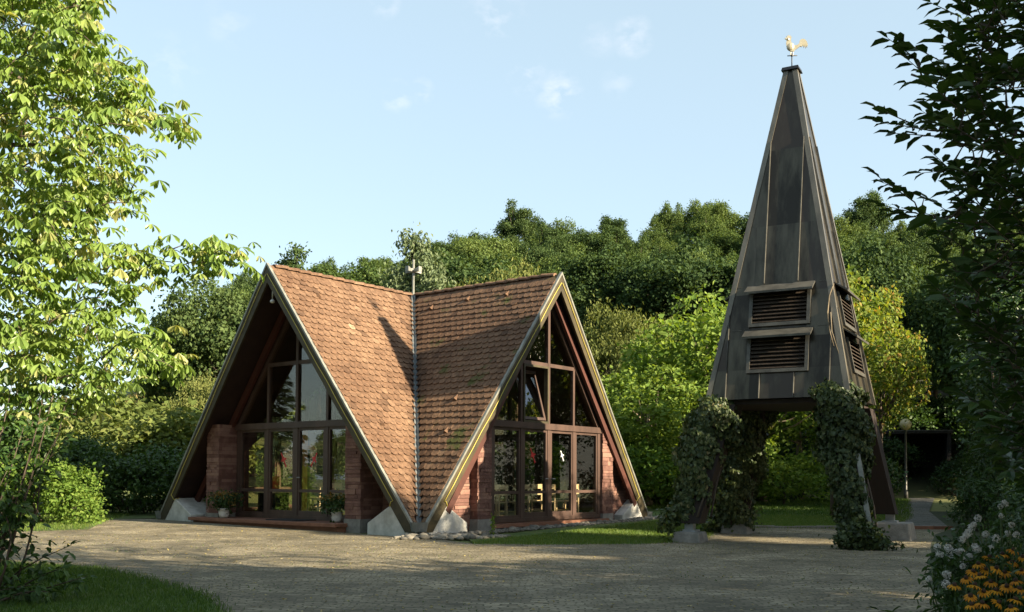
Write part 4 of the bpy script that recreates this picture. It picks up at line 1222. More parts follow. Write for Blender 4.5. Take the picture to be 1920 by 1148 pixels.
# tall pale cypress-like tree behind the cross
rng = np.random.default_rng(61)
lobes = []
for i in range(90):
    z = 1.2 + 12.0 * (i / 89) ; R_ = 2.5 * (1 - (z / 13.6) ** 2.6) + .15
    a = rng.random() * 6.28; f = rng.random() ** .5
    rr = .35 + .45 * (1 - z / 14)
    lobes.append(((R_ * f * math.cos(a), R_ * f * math.sin(a), z), (rr, rr, rr * 1.35)))
V, FL, r = lobe_leaves(rng, lobes, 26000, .22, .10, upb=.1, depth=.4, droop=1.2, core=.35)
x = at(772, 0, 46); g = float(terr(x, 46))
t = empty('cypress_tree', (x, 46, g), 0, 'tall pale blue-green cypress with drooping tips behind the roof cross', 'tree')
t.scale = (1.1, 1.1, .90)
mk('crown', V, FL, 'leaf_cedar', t, r)
mb = MB(); mb.tube([(0, 0, -.2), (0, 0, 6), (0, 0, 13)], [.25, .15, .03], 8); mb.build('trunk', 'bark', t, True)

# spruce on the left (mirrored in the shaded glass front)
def spruce(loc, H, Rb, seed, label, n=9000):
    rng = np.random.default_rng(seed)
    t = empty('spruce_tree', loc, 0, label, 'tree')
    P = []; D = []; 
    nb = 110
    for i in range(nb):
        z = H * (.08 + .9 * (i / nb)); Lb = Rb * (1 - z / H) * rng.uniform(.75, 1.15) + .1
        a = i * 2.4 + rng.random()
        m_ = int(n / nb * (1.6 * (1 - z / H) + .25)) + 8
        f = rng.random(m_) ** .7
        d = np.array([math.cos(a), math.sin(a), 0])
        sd = np.array([-math.sin(a), math.cos(a), 0])
        pos = d * (f * Lb)[:, None] + np.array([0, 0, 1]) * (z - .35 * f * Lb + .12 * (f ** 3) * Lb)[:, None] + sd * (rng.normal(size=m_) * .16 * (1 - f * .6) * Lb)[:, None]
        pos[:, 2] += -abs(rng.normal(size=m_)) * .08
        P.append(pos); D.append(d + sd * rng.normal(size=(m_, 1)) * .8 + np.array([0, 0, -.35]))
    P = np.concatenate(P); D = np.concatenate(D); m_ = len(P)
    V, FL, r = leaves(P, D, nrm(rng.normal(size=(m_, 3)) * .4 + np.array([0, 0, 1])), .24, .07, rng.random(m_), LT_QUAD)
    mk('crown', V, FL, 'leaf_conifer', t, r)
    mb = MB(); mb.tube([(0, 0, -.2), (0, 0, H * .98)], [H * .02, .01], 8); mb.build('trunk', 'bark', t, True)
spruce((-14.6, 24.9, 0), 6.6, 1.9, 71, 'dark spruce standing left of the chapel, mirrored in its shaded glass')
for q, (x, y, s_) in enumerate(((-19, 22.5, .3), (-19.5, 27.5, .3), (-24, 25, .34))):
    place_tree('ash', 'tree', (x, y, 0), q, s_, ['round tree left of the chapel nearest the lawn', 'round tree left of the chapel behind the spruce', 'round tree farthest left of the chapel'][q])

# ------------------------------------------------------------------ hedges and shrubs
def bush(name, loc, lobes, n, ln, wd, lm, label, seed, cat='shrub', depth=.4, core=.55, tmpl=LT_QUAD, stems=6, group=None, sr=.02):
    rng = np.random.default_rng(seed)
    t = empty(name, loc, 0, label, cat, group)
    V, FL, r = lobe_leaves(rng, lobes, n, ln, wd, depth=depth, core=core, tmpl=tmpl)
    keep = None
    mk('foliage', V, FL, lm, t, r)
    mb = MB()
    for i in range(stems):
        c = lobes[i % len(lobes)]
        b = Vector((c[0][0] * .4 + rng.normal() * .1, c[0][1] * .4 + rng.normal() * .1, -.1)); e = Vector(c[0]) + Vector((rng.normal() * .2, rng.normal() * .2, c[1][2] * .5))
        mb.tube([b, b.lerp(e, .5) + Vector((rng.normal() * .05, rng.normal() * .05, 0)), e], [sr * 1.5, sr, sr * .4], 5)
    mb.build('stems', 'bark', t, True)
    return t
def gl(x, y): return (x, y, float(terr(x, y)))
def rl(rng, n, X, Yd, Zr, r):   # random lobes in a box
    return [((rng.uniform(-X, X), rng.uniform(-Yd, Yd), rng.uniform(Zr[0], Zr[1])), (rr := rng.uniform(*r), rr, rr * .85)) for _ in range(n)]
rr_ = random.Random(9)
bush('dark_shrub', gl(-10.7, 29.2), rl(rr_, 14, 1.9, .9, (.5, 1.7), (.6, .9)), 13000, .12, .08, 'leaf_hedge', 'wide dark green shrub between the bright bush and the chapel', 81)
bush('bright_shrub', gl(-11.6, 24.8), rl(rr_, 16, 1.5, .9, (.2, 1.45), (.28, .52)), 11000, .09, .06, 'leaf_lime', 'bright green bush at the left edge of the forecourt', 82)
bush('far_shrub', gl(-15.5, 29.5), rl(rr_, 12, 2.2, .9, (.6, 2.2), (.7, 1.0)), 9000, .13, .09, 'leaf_hedge', 'green shrub behind the bright bush at the far left', 83)
bush('hedge', gl(9.0, 41.0), rl(rr_, 34, 6.5, .7, (.5, 1.7), (.7, .9)), 22000, .15, .11, 'leaf_hedge', 'low dark hedge along the back of the lawn behind the tower', 84, cat='hedge')
bush('low_shrub', gl(5.6, 36.5), rl(rr_, 12, 1.5, .8, (.4, 1.3), (.5, .75)), 9000, .12, .08, 'leaf_hedge', 'low green shrub behind the right corner of the chapel', 85)
bush('path_hedge', gl(15.4, 47.4), rl(rr_, 14, 1.6, 1.6, (.5, 2.2), (.7, 1.0)), 10000, .13, .09, 'leaf_hedge', 'dark shrub between the tower and the path lamp', 86)
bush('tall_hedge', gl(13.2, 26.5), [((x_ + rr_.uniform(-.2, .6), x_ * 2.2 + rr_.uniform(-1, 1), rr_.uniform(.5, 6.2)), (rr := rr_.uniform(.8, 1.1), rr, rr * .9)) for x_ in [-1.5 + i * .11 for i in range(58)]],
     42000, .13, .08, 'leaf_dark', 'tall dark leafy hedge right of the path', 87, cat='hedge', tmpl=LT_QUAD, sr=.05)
bush('shelter_shrub', gl(20.9, 46.2), rl(rr_, 10, .9, .6, (.4, 1.7), (.5, .8)), 9000, .12, .08, 'leaf_dark', 'dark shrub in front of the right half of the shelter', 90)
bush('fern_shrub', gl(11.5, 23.4), rl(rr_, 8, .6, .8, (.3, 1.0), (.3, .5)), 5000, .12, .04, 'leaf_hedge', 'feathery green plants at the right edge of the path', 88, cat='plant')
bush('corner_shrub', gl(9.8, 16.4), rl(rr_, 12, .9, 1.4, (.3, 1.3), (.4, .65)), 8000, .09, .05, 'leaf_hedge', 'shaded leafy shrub behind the white flowers', 89)

# ------------------------------------------------------------------ horse chestnut (left, near)
def ray(px, py, y):
    """point at distance y seen in photo pixel px, py (used to size the crown to the place)"""
    u = px - 960; v = py - 895.3
    u, v = u * math.cos(RL) + v * math.sin(RL), -u * math.sin(RL) + v * math.cos(RL)
    v += 1869.4 * math.tan(PT)
    fy = 1869.4 * math.cos(PT) + v * math.sin(PT); fz = -v * math.cos(PT) + 1869.4 * math.sin(PT)
    return np.array([u / fy * y, y, CH + fz / fy * y])
def edge_px(py):
    ys_ = [-400, -100, 0, 60, 110, 160, 200, 250, 290, 310, 350, 400, 430, 445, 470, 510, 540, 570, 600, 640, 680, 715, 745, 800]
    xs_ = [60, 140, 165, 175, 215, 240, 255, 275, 265, 240, 245, 225, 185, 190, 280, 300, 270, 240, 250, 285, 300, 250, 180, 90]
    return float(np.interp(py, ys_, xs_))
rng = np.random.default_rng(91)
base = np.array([-8.6, 12.2, 0])
twigs = []
def add_twig(px, py, y): twigs.append(ray(px, py, y))
for i in range(900):
    py = rng.uniform(-120, 770); y = rng.uniform(9.8, 14.0)
    e = edge_px(py)
    px = e - 12 - (e + 260) * rng.random() ** 1.25
    if 520 < py < 570 and 150 < px < 240 and rng.random() < .7: continue
    if math.sin(px * .021 + y * 2.1) + math.sin(py * .027 + px * .009 + y) > .75 and rng.random() < .8: continue
    if 385 < py < 450 and 170 < px < 290 and rng.random() < .9: continue
    if py > 560 and 90 < px < 230 and rng.random() < .35: continue
    add_twig(px, py, y)
for px, py in ((300, 215), (318, 228), (285, 225), (270, 205), (305, 245), (322, 468), (342, 476), (360, 463), (378, 468), (400, 478), (420, 470), (442, 480), (448, 490), (335, 500), (305, 490), (388, 493), (235, 120), (250, 170), (240, 380), (255, 340), (305, 675), (325, 690), (285, 660), (265, 655)):
    add_twig(px, py, 11.2 + rng.normal() * .25)
for i in range(420):     # the part of the crown that lies outside the frame
    v = rng.normal(size=3); v /= np.linalg.norm(v); f = rng.uniform(.55, 1)
    p = np.array([-9.4, 12.2, 6.6]) + v * np.array([3.6, 3.2, 3.9]) * f
    if p[0] / p[1] > -.53 and p[2] < 1.25 + .479 * p[1]: continue
    twigs.append(p)
twigs = np.array(twigs)
hct = empty('horse_chestnut_tree', tuple(base), 0, 'sunlit horse chestnut with drooping fingered leaves filling the left side', 'tree')
PL_, DL, NL, LL, RRn = [], [], [], [], []
tb = MB()
tb.tube([(0, 0, -.2), (.05, 0, 1.5), (-.05, .05, 3.5), (-.3, 0, 6.2), (-.5, 0, 9.4)], [.32, .26, .22, .16, .03], 10)
limbs = []
for i in range(16):
    z0 = 2.2 + i * .42; a = i * 2.4
    tgt = Vector((math.cos(a) * 2.2 + .4, math.sin(a) * 1.6, z0 + .9))
    if i % 3 == 0: tgt = Vector((3.2, rng.uniform(-1.6, 1.0), z0 + .3 - (.5 if i == 0 else 0)))
    s_ = Vector((-.03 * i, 0, z0))
    mid = s_.lerp(tgt, .5) + Vector((0, 0, .3))
    tb.tube([s_, mid, tgt], [.085, .055, .02], 6); limbs += [tuple(s_.lerp(mid, .5)), tuple(mid), tuple(mid.lerp(tgt, .5)), tuple(tgt)]
limbs = np.array(limbs)
fruit = MB()
order = np.argsort(np.linalg.norm((twigs - base) * np.array([1, 1, .35]) - np.array([0, 0, 2.0]), axis=1))
net = [tuple(l) for l in limbs]
for p in twigs[order]:
    q = p - base
    na = np.array(net); dv = na - q; d2 = (dv ** 2).sum(1) + .6 * np.clip(dv[:, 2], 0, 9) ** 2; j = int(d2.argmin()); s_ = na[j]
    net.append(tuple(q))
    dl = float(np.linalg.norm(q - s_))
    if dl > .05:
        m_ = (s_ + q) / 2 + np.array([0, 0, .10 * dl])
        r0_ = .006 + .006 * min(dl, 1.5)
        tb.tube([tuple(s_), tuple(m_), tuple(q)], [r0_, r0_ * .8, .005], 4)
    outd = nrm((q - s_)[None])[0]
    for c in range(int(rng.integers(5, 11))):
        st = q + rng.normal(size=3) * np.array([.13, .13, .09])
        dr = outd * .6 + rng.normal(size=3) * .8; dr[2] = abs(dr[2]) * .15 + .05; dr /= np.linalg.norm(dr)
        hub = st + dr * .10
        nl = 7 if rng.random() < .4 else 5
        side = np.cross(dr, [0, 0, 1]); side /= max(np.linalg.norm(side), .1)
        size = rng.uniform(.12, .20); dro = rng.uniform(.25, 1.25); rv = float(np.clip(.5 + .24 * rng.normal(), 0, 1))
        for t_ in range(nl):
            a = (t_ - (nl - 1) / 2) * (3.9 / (nl - 1)) + rng.normal() * .08
            dd = dr * math.cos(a) + side * math.sin(a) + np.array([0, 0, -dro - .2 * rng.random()])
            PL_.append(hub); DL.append(dd); NL.append(np.array([dr[0] * .5, dr[1] * .5, 1.0]) + rng.normal(size=3) * .18)
            LL.append(size * (1 - .16 * abs(a))); RRn.append(np.clip(rv + rng.normal() * .05, 0, 1))
    if rng.random() < .3:
        for c in range(int(rng.integers(1, 3))):
            f = q + rng.normal(size=3) * .07
            ball(fruit, tuple(f), .024, 8, 6)
LL = np.array(LL)
V, FL, r = leaves(np.array(PL_), np.array(DL), np.array(NL), LL, LL * .37, np.array(RRn), LT_OBOV)
mk('crown', V, FL, 'leaf_chestnut', hct, r)
fr_o = fruit.build('fruit', 'fruit', hct, True)
fr_o['kind'] = 'stuff'
tb.build('trunk', 'bark', hct, True)

# foreground bush with thin stems below the chestnut
def stem_bush(name, base, stems, label, lm, leaf, seed, per=26, cat='shrub', lw=.55, tmpl=LT_LEAF, droop=.3):
    rng = np.random.default_rng(seed)
    t = empty(name, base, 0, label, cat)
    mb = MB(); P = []; D = []; Nn = []
    for (tx, ty, tz) in stems:
        s_ = Vector((rng.normal() * .12, rng.normal() * .12, -.05)); e = Vector((tx, ty, tz))
        bow = Vector((rng.normal() * .1, rng.normal() * .1, rng.normal() * .05))
        pts = [s_.lerp(e, f) + bow * math.sin(f * math.pi) + Vector((0, 0, .12 * math.sin(f * math.pi) * e.length * .3)) for f in (0, .25, .5, .75, 1)]
        mb.tube(pts, [.014, .011, .009, .006, .003], 5)
        for i in range(per):
            f = .22 + .78 * (i + rng.random()) / per
            k_ = min(3, int(f * 4)); p = pts[k_].lerp(pts[k_ + 1], f * 4 - k_)
            d = (pts[k_ + 1] - pts[k_]).normalized()
            a = rng.random() * 6.28
            n_ = np.array(d) * .5 + rng.normal(size=3) * .8 + np.array([0, 0, -droop])
            tw = np.array(p) + nrm(n_[None])[0] * rng.uniform(.0, .12)
            P.append(tw); D.append(n_); Nn.append(np.array([0, 0, 1]) + rng.normal(size=3) * .5)
    n = len(P); s_ = rng.uniform(.6, 1.25, n)
    V, FL, r = leaves(np.array(P), np.array(D), np.array(Nn), leaf * s_, leaf * lw * s_, rng.random(n), tmpl)
    mk('foliage', V, FL, lm, t, r); mb.build('stems', 'bark', t, True)
    return t
rr_ = random.Random(21)
stem_bush('foreground_bush', (-5.35, 9.9, 0), [(rr_.uniform(-.9, .85), rr_.uniform(-.5, .5), rr_.uniform(.9, 2.4)) for _ in range(44)] + [(1.0, -.2, .35), (1.15, 0, .25), (.95, .1, .55), (.8, -.3, .2), (.9, -.25, .12)], 'loose leafy bush with thin stems at the lower left corner', 'leaf_hedge', .095, 101, per=60)
stem_bush('lilac_bush', (-6.9, 10.6, 0), [(rr_.uniform(-1.2, 1.5), rr_.uniform(-.5, .5), rr_.uniform(1.5, 3.4)) for _ in range(50)], 'taller leafy bush under the horse chestnut at the left edge', 'leaf_hedge', .11, 102, per=60)

# ------------------------------------------------------------------ near dark tree on the right
def shoot_tree(name, base, label, seed, lm, leaf):
    rng = np.random.default_rng(seed)
    t = empty(name, base, 0, label, 'tree')
    B = np.array(base, float)
    mb = MB(); P = []; D = []; Nn = []
    mb.tube([(0, 0, -.2), (.05, 0, 2), (-.1, 0, 4.5), (-.3, .1, 8)], [.11, .09, .06, .02], 8)
    targets = []
    e_y = [-200, 0, 60, 130, 200, 250, 330, 400, 470, 560, 640, 720, 860, 960]; e_x = [1700, 1765, 1720, 1715, 1700, 1690, 1690, 1695, 1710, 1720, 1745, 1765, 1820, 1900]
    for i in range(900):
        py = rng.uniform(-260, 960); y = rng.uniform(5.8, 8.8)
        e = np.interp(py, e_y, e_x); px = e + 30 + (2230 - e) * rng.random() ** 1.15
        if py < 420 and px < 1790 and rng.random() < .35: continue
        targets.append(ray(px, py, y) - B)
    for px, py in ((1665, 72), (1690, 75), (1700, 155), (1648, 205), (1650, 228), (1675, 250), (1645, 330), (1660, 345), (1745, 5), (1760, 60), (1655, 385), (1700, 110), (1680, 400)):
        targets.append(ray(px, py, 7.2 + rng.normal() * .15) - B)
    for q_ in range(420):      # rest of the crown, outside the frame
        v = rng.normal(size=3); v /= np.linalg.norm(v)
        p_ = np.array([.6, .3, 4.6]) + v * np.array([2.7, 2.4, 4.0]) * rng.uniform(.5, 1)
        wp = p_ + B
        if p_[2] < .8 or (wp[0] / max(wp[1], .1) < .56 and wp[1] > 0 and wp[2] < 1.25 + .5 * wp[1]): continue
        targets.append(p_)
    targets = np.array(targets)
    net = []
    for i in range(26):
        z0 = .9 + i * .27; a = i * 2.4
        tg = Vector((math.cos(a) * 1.3 - .2, math.sin(a) * 1.1, z0 + 1.0)); s_ = Vector((-.02 * i, 0, z0)); mid = s_.lerp(tg, .5) + Vector((0, 0, .12))
        mb.tube([s_, mid, tg], [.035, .024, .012], 5); net += [tuple(s_.lerp(mid, .5)), tuple(mid), tuple(mid.lerp(tg, .5)), tuple(tg)]
    od = np.argsort(np.linalg.norm(targets[:, :2], axis=1))
    for e in targets[od]:
        na = np.array(net); dv = na - e; d2 = (dv ** 2).sum(1) + 1.2 * np.clip(dv[:, 2] + .15, 0, 9) ** 2
        d2 = d2 + np.where(d2 < .12, 9, 0); jn = int(d2.argmin()); s0 = na[jn]
        L_ = float(np.linalg.norm(e - s0)); d = (e - s0) / L_
        d = nrm((d * .45 + np.array([np.sign(e[0] - .2) * .55 * (1 if e[0] < .2 else .6), d[1] * .3, .22]) + rng.normal(size=3) * .12)[None])[0]
        Lsh = min(L_ * .8, rng.uniform(.65, 1.0)); s1 = e - d * Lsh
        mb.tube([tuple(s0), tuple((s0 + s1) / 2 + np.array([0, 0, -.03])), tuple(s1), tuple(e)], [.008, .007, .005, .002], 4)
        net.append(tuple(s0 + (e - s0) * .6))
        if rng.random() < .5: net.append(tuple(e - d * .15))
        n = int(Lsh / .045)
        side = np.cross(d, [0, 0, 1]); side /= np.linalg.norm(side)
        for i in range(n):
            f = (i + .5) / n; p = s1 + (e - s1) * f
            sg = 1 if i % 2 else -1
            dd = d * .75 + side * sg * .75 + rng.normal(size=3) * .22 + np.array([0, 0, -.12])
            P.append(p); D.append(dd); Nn.append(np.array([0, 0, 1]) + rng.normal(size=3) * .35)
        P.append(e); D.append(d + np.array([0, 0, .1])); Nn.append(np.array([0, 0, 1.0]))
    n = len(P); s_ = rng.uniform(.65, 1.15, n)
    V, FL, r = leaves(np.array(P), np.array(D), np.array(Nn), leaf * s_, leaf * .52 * s_, rng.random(n), LT_LEAF)
    mk('crown', V, FL, lm, t, r); mb.build('trunk', 'bark', t, True)
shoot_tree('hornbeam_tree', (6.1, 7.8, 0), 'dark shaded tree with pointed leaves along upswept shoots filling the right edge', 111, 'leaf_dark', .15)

# trees beyond the right edge that shade the forecourt
SH = [('ash', 14.5, 7.4, .8, .66, 'loose tree between the coneflowers and the trees outside the right edge'), ('beech', 10.8, 2.2, 1.15, .82, 'broad tree outside the right edge nearest the camera'), ('oak_a', 15.0, -1.5, 1.0, 1.0, 'broad tree behind the camera on the right'),
      ('oak_b', 17.5, 10.2, .85, .84, 'tree beyond the flower border on the right'), ('ash', 18.5, 17.0, .95, .86, 'loose tree right of the tall hedge'), ('beech', 20.0, 23.5, .95, .86, 'wide tree behind the tall hedge'),
      ('oak_a', 23, 30, .8, .75, 'dark tree right of the path'), ('oak_b', 28, 33, 1.25, 1.3, 'tallest dark tree far right of the path'), ('oak_b', 27, 40, 1.2, 1.25, 'dark tree far right of the shelter'), ('beech', 24.5, 43, .9, .8, 'wide tree behind the shelter')]
for i_, (key, x, y) in enumerate((('oak_a', -24, -6), ('oak_b', -15, -13), ('ash', -5, -17), ('oak_a', 5, -19), ('beech', 15, -16), ('oak_b', 25, -13), ('oak_a', 34, -8), ('ash', -30, 4), ('beech', -31, 14), ('oak_a', 31, 18), ('oak_b', 34, 8), ('oak_b', 33, 27))):  # unseen trees added around the camera to block ambient sky light
    SH.append((key, x, y, 1.6, 1.55 if x < 30 else 1.15, ['tall sky-blocking tree added behind the camera, leftmost', 'tall sky-blocking tree added behind the camera, second from the left', 'tall sky-blocking tree added behind the camera, third from the left', 'tall sky-blocking tree added directly behind the camera', 'tall sky-blocking tree added behind the camera, right of centre', 'tall sky-blocking tree added behind the camera, second from the right',
               'tall sky-blocking tree added behind the camera, rightmost', 'tall sky-blocking tree added beyond the left edge of the lawn', 'tall sky-blocking tree added beyond the left edge near the shrubs', 'sky-blocking tree added outside the right edge level with the tower', 'sky-blocking tree added outside the right edge nearest the border', 'sky-blocking tree added outside the right edge level with the lamp'][i_]))
for key, x, y, s_, hs_, lb in SH:
    place_tree(key, 'tree', gl(x, y), x, (s_, s_, hs_), lb)

# ------------------------------------------------------------------ flowers on the right
def rudbeckia(loc, heads, label, seed):
    rng = np.random.default_rng(seed)
    t = empty('coneflower_plant', loc, 0, label, 'flower', 'orange coneflowers in the border')
    B = np.array(loc)
    st = MB(); P = []; D = []; Nn = []
    for h in heads:
        h = np.array(h) - B
        b = np.array([h[0] * .6, h[1] * .6, 0]) + rng.normal(size=3) * .04; b[2] = 0
        st.tube([tuple(b), tuple((b + h) / 2 + rng.normal(size=3) * .02), tuple(h)], [.006, .005, .004], 4)
        for i in range(9):
            f = rng.random() * .8; P.append(b + (h - b) * f); D.append(rng.normal(size=3) + np.array([0, 0, .2])); Nn.append(np.array([0, 0, 1]) + rng.normal(size=3) * .4)
        tilt = rng.normal(size=3) * .22; ax = nrm((np.array([0, -.25, 1]) + tilt)[None])[0]
        a1 = nrm(np.cross(ax, [1, 0, 0])[None])[0]; a2 = np.cross(ax, a1)
        pp, dd, nn = [], [], []
        npet = 13
        for i in range(npet):
            a = 2 * math.pi * i / npet + rng.random() * .15
            o_ = a1 * math.cos(a) + a2 * math.sin(a)
            pp.append(h + o_ * .012); dd.append(o_ - ax * .42); nn.append(ax + o_ * .3)
        V, FL, r = leaves(np.array(pp), np.array(dd), np.array(nn), rng.uniform(.035, .044), .017, np.clip(.5 + rng.normal(size=npet) * .2, 0, 1), LT_LEAF)
        fo = mk('flower', V, FL, 'petal_orange', t, r)
        cm = MB(); ball(cm, tuple(h + ax * .008), .015, 8, 6); cm.build('cone', 'flower_cone', fo, True)
    n = len(P)
    for i in range(160):
        P.append(np.array([rng.normal() * .22, rng.normal() * .2, rng.uniform(.02, .42)])); D.append(rng.normal(size=3) + np.array([0, 0, .2])); Nn.append(np.array([0, 0, 1]) + rng.normal(size=3) * .4)
    n = len(P)
    V, FL, r = leaves(np.array(P), np.array(D), np.array(Nn), rng.uniform(.06, .12, n), .03, rng.random(n), LT_LEAF)
    mk('foliage', V, FL, 'leaf_hedge', t, r); st.build('stems', 'leaf_hedge', t)
HD = [(1790, 1098), (1812, 1085), (1825, 1072), (1838, 1080), (1850, 1068), (1835, 1058), (1855, 1045), (1868, 1066), (1885, 1074), (1880, 1040), (1900, 1032), (1898, 1055), (1905, 1090), (1888, 1100), (1868, 1108), (1845, 1110), (1828, 1098), (1858, 1092),
      (1915, 1070), (1918, 1045), (1872, 1130), (1905, 1125), (1912, 1105), (1820, 1118), (1842, 1132), (1935, 1060), (1940, 1090), (1896, 1140), (1822, 1135), (1930, 1120)]
rng = np.random.default_rng(121)
grp = [[], [], []]
for px, py in HD:
    y = 6.4 + (1100 - py) / 80 * .8 + rng.normal() * .08
    p = ray(px, py, y); i = 0 if px < 1848 else (1 if px < 1890 else 2)
    grp[i].append(p)
for i, g_ in enumerate(grp):
    c = np.mean(g_, 0); c[2] = 0
    rudbeckia(tuple(c), g_, ['orange coneflowers at the left end of the clump, beside the paving', 'orange coneflowers in the middle of the clump at the lower right', 'orange coneflowers at the lower right corner of the picture'][i], 130 + i)
def white_flowers(loc, heads, label, seed):
    rng = np.random.default_rng(seed); B = np.array(loc)
    t = empty('white_flower_plant', loc, 0, label, 'flower', 'white flowers in the border')
    st = MB(); parts = []
    for h in heads:
        h = np.array(h) - B
        b = np.array([h[0] * .6, h[1] * .6, 0]); st.tube([tuple(b), tuple((b + h) / 2 + rng.normal(size=3) * .03), tuple(h)], [.006, .005, .003], 4)
        nb = int(rng.integers(7, 14)); r0 = rng.uniform(.02, .035)
        d = nrm(rng.normal(size=(nb * 5, 3)) + np.array([0, 0, .3]))
        P = h + d * r0 * rng.uniform(.6, 1, (nb * 5, 1))
        parts.append(leaves(P, nrm(np.cross(d, rng.normal(size=d.shape))), d, .018, .016, rng.random(nb * 5), LT_QUAD))
    V, FL, r = join(parts); mk('blossoms', V, FL, 'petal_white', t, r)
    n = 1500
    zz = rng.random(n) ** .8
    P = np.stack([np.clip(rng.normal(size=n) * .15 + .16, -.08, 1), rng.normal(size=n) * .26, zz * .68 + .03], -1)
    V, FL, r = leaves(P, rng.normal(size=(n, 3)) + np.array([0, 0, .1]), rng.normal(size=(n, 3)) * .5 + np.array([0, 0, 1]), rng.uniform(.05, .09, n), .028, rng.random(n), LT_LEAF)
    mk('foliage', V, FL, 'leaf_hedge', t, r); st.build('stems', 'leaf_hedge', t)
WH = [(1757, 1026), (1762, 1040), (1778, 1028), (1782, 1034), (1784, 1048), (1794, 1036), (1803, 1034), (1804, 1050), (1812, 1050), (1806, 1062), (1818, 1045), (1805, 1012), (1812, 1004), (1822, 990), (1816, 1000), (1826, 984), (1834, 972), (1828, 1024), (1832, 1030), (1848, 1002),
      (1858, 1028), (1878, 968), (1884, 945), (1876, 950), (1897, 984), (1906, 1003), (1776, 1078), (1774, 1096), (1742, 1086), (1868, 1010), (1890, 1000)]
grp = [[], [], []]
for px, py in WH:
    y = 7.3 + (1050 - py) / 100 * 1.0 + rng.normal() * .15
    i = 0 if px < 1800 else (1 if px < 1830 else 2)
    grp[i].append(ray(px, py, y))
for i, g_ in enumerate(grp):
    c = np.mean(g_, 0); c[2] = 0; c[0] += .08
    white_flowers(tuple(c), g_, ['small white flowers leaning over the paving edge', 'densest cluster of white flowers above the orange ones', 'scattered white flowers farthest right in the border'][i], 140 + i)
rr_ = random.Random(33)
bush('border_plant', (4.85, 8.7, 0), rl(rr_, 12, .6, .9, (.15, .62), (.22, .36)), 6500, .075, .035, 'leaf_hedge', 'mound of green perennials behind the white flowers', 151, cat='plant', core=.4)
bush('border_plant', (6.3, 11.2, 0), rl(rr_, 12, .6, 1.2, (.15, .75), (.25, .42)), 6500, .08, .04, 'leaf_hedge', 'shaded perennials farther back in the border', 152, cat='plant', core=.4)
bush('border_plant', (7.9, 13.6, 0), rl(rr_, 12, .6, 1.2, (.2, .9), (.28, .45)), 6000, .09, .04, 'leaf_hedge', 'darker leafy plants in the border nearest the tower', 153, cat='plant', core=.4)
bush('border_plant', (3.75, 6.6, 0), rl(rr_, 10, .5, .7, (.1, .38), (.15, .26)), 5000, .075, .035, 'leaf_hedge', 'green leaves under the orange coneflowers', 154, cat='plant', core=.4)

# ------------------------------------------------------------------ grass, pebbles, litter
def inpoly(px, py, poly):
    c = np.zeros(len(px), bool); n = len(poly); j = n - 1
    for i in range(n):
        xi, yi = poly[i]; xj, yj = poly[j]
        cond = ((yi > py) != (yj > py)) & (px < (xj - xi) * (py - yi) / (yj - yi + 1e-12) + xi)
        c ^= cond; j = i
    return c
def grass(name, poly, n, h, w_, label, seed, dens=None, m_='grass_blade'):
    rng = np.random.default_rng(seed)
    xs_ = [p[0] for p in poly]; ys_ = [p[1] for p in poly]
    X = rng.uniform(min(xs_), max(xs_), n * 3); Y = rng.uniform(min(ys_), max(ys_), n * 3)
    k_ = inpoly(X, Y, poly) 
    if dens is not None: k_ &= rng.random(n * 3) < dens(X, Y)
    X = X[k_][:n]; Y = Y[k_][:n]; m = len(X)
    X = X + rng.normal(size=m) * .06; Y = Y + rng.normal(size=m) * .09
    P = np.stack([X, Y, terr(X, Y)], -1)
    D = np.stack([rng.normal(size=m) * .35, rng.normal(size=m) * .35, np.ones(m)], -1)
    Nn = np.stack([rng.normal(size=m), rng.normal(size=m), np.zeros(m)], -1)
    hh = h * rng.uniform(.5, 1.3, m)
    V, FL, r = leaves(P, D, Nn, hh, w_, np.clip(.5 + .25 * rng.normal(size=m) , 0, 1), LT_BLADE)
    tag(mk(name, V, FL, m_, None, r), label, 'grass', kind='stuff')
fg = [(-1.9, 7.0), (-2.5, 8.9), (-3.25, 10.6), (-4.5, 12.25), (-5.5, 13.45), (-8, 14.5), (-8, 8), (-6, 7)]
grass('foreground_grass', fg, 60000, .055, .007, 'short shaded grass blades in the left foreground', 161)
near_strip = [(-.75, 18.65), (.6, 18.5), (2.5, 18.85), (3.7, 19.8), (4.5, 22.3), (4.9, 24.2), (9.2, 24.05), (12, 30), (5.2, 30), (4.6, 27.9), (-.6, 19.6)]
grass('side_grass', near_strip, 60000, .06, .010, 'grass blades of the lawn beside the sunny chapel front', 162)
grass('back_grass', [(5, 30), (12, 30), (17.5, 44), (4, 44)], 30000, .09, .02, 'grass of the lawn beyond the tower', 163)
grass('verge_grass', [(-12.0, 20.8), (-9.6, 22.4), (-10.5, 26.3), (-10.9, 29), (-15, 29), (-16, 20)], 16000, .08, .012, 'rough grass along the left edge of the forecourt', 164)
def near_edge(X, Y):
    return np.clip(1.1 - abs(Y - 24.3) * 6, 0, 1)
# meadow on the far slope
grass('meadow_grass', [(-33, 60), (-20, 60), (-28, 90), (-44, 90)], 24000, .5, .09, 'tall dry grass of the hillside meadow', 165, m_='leaf_litter')

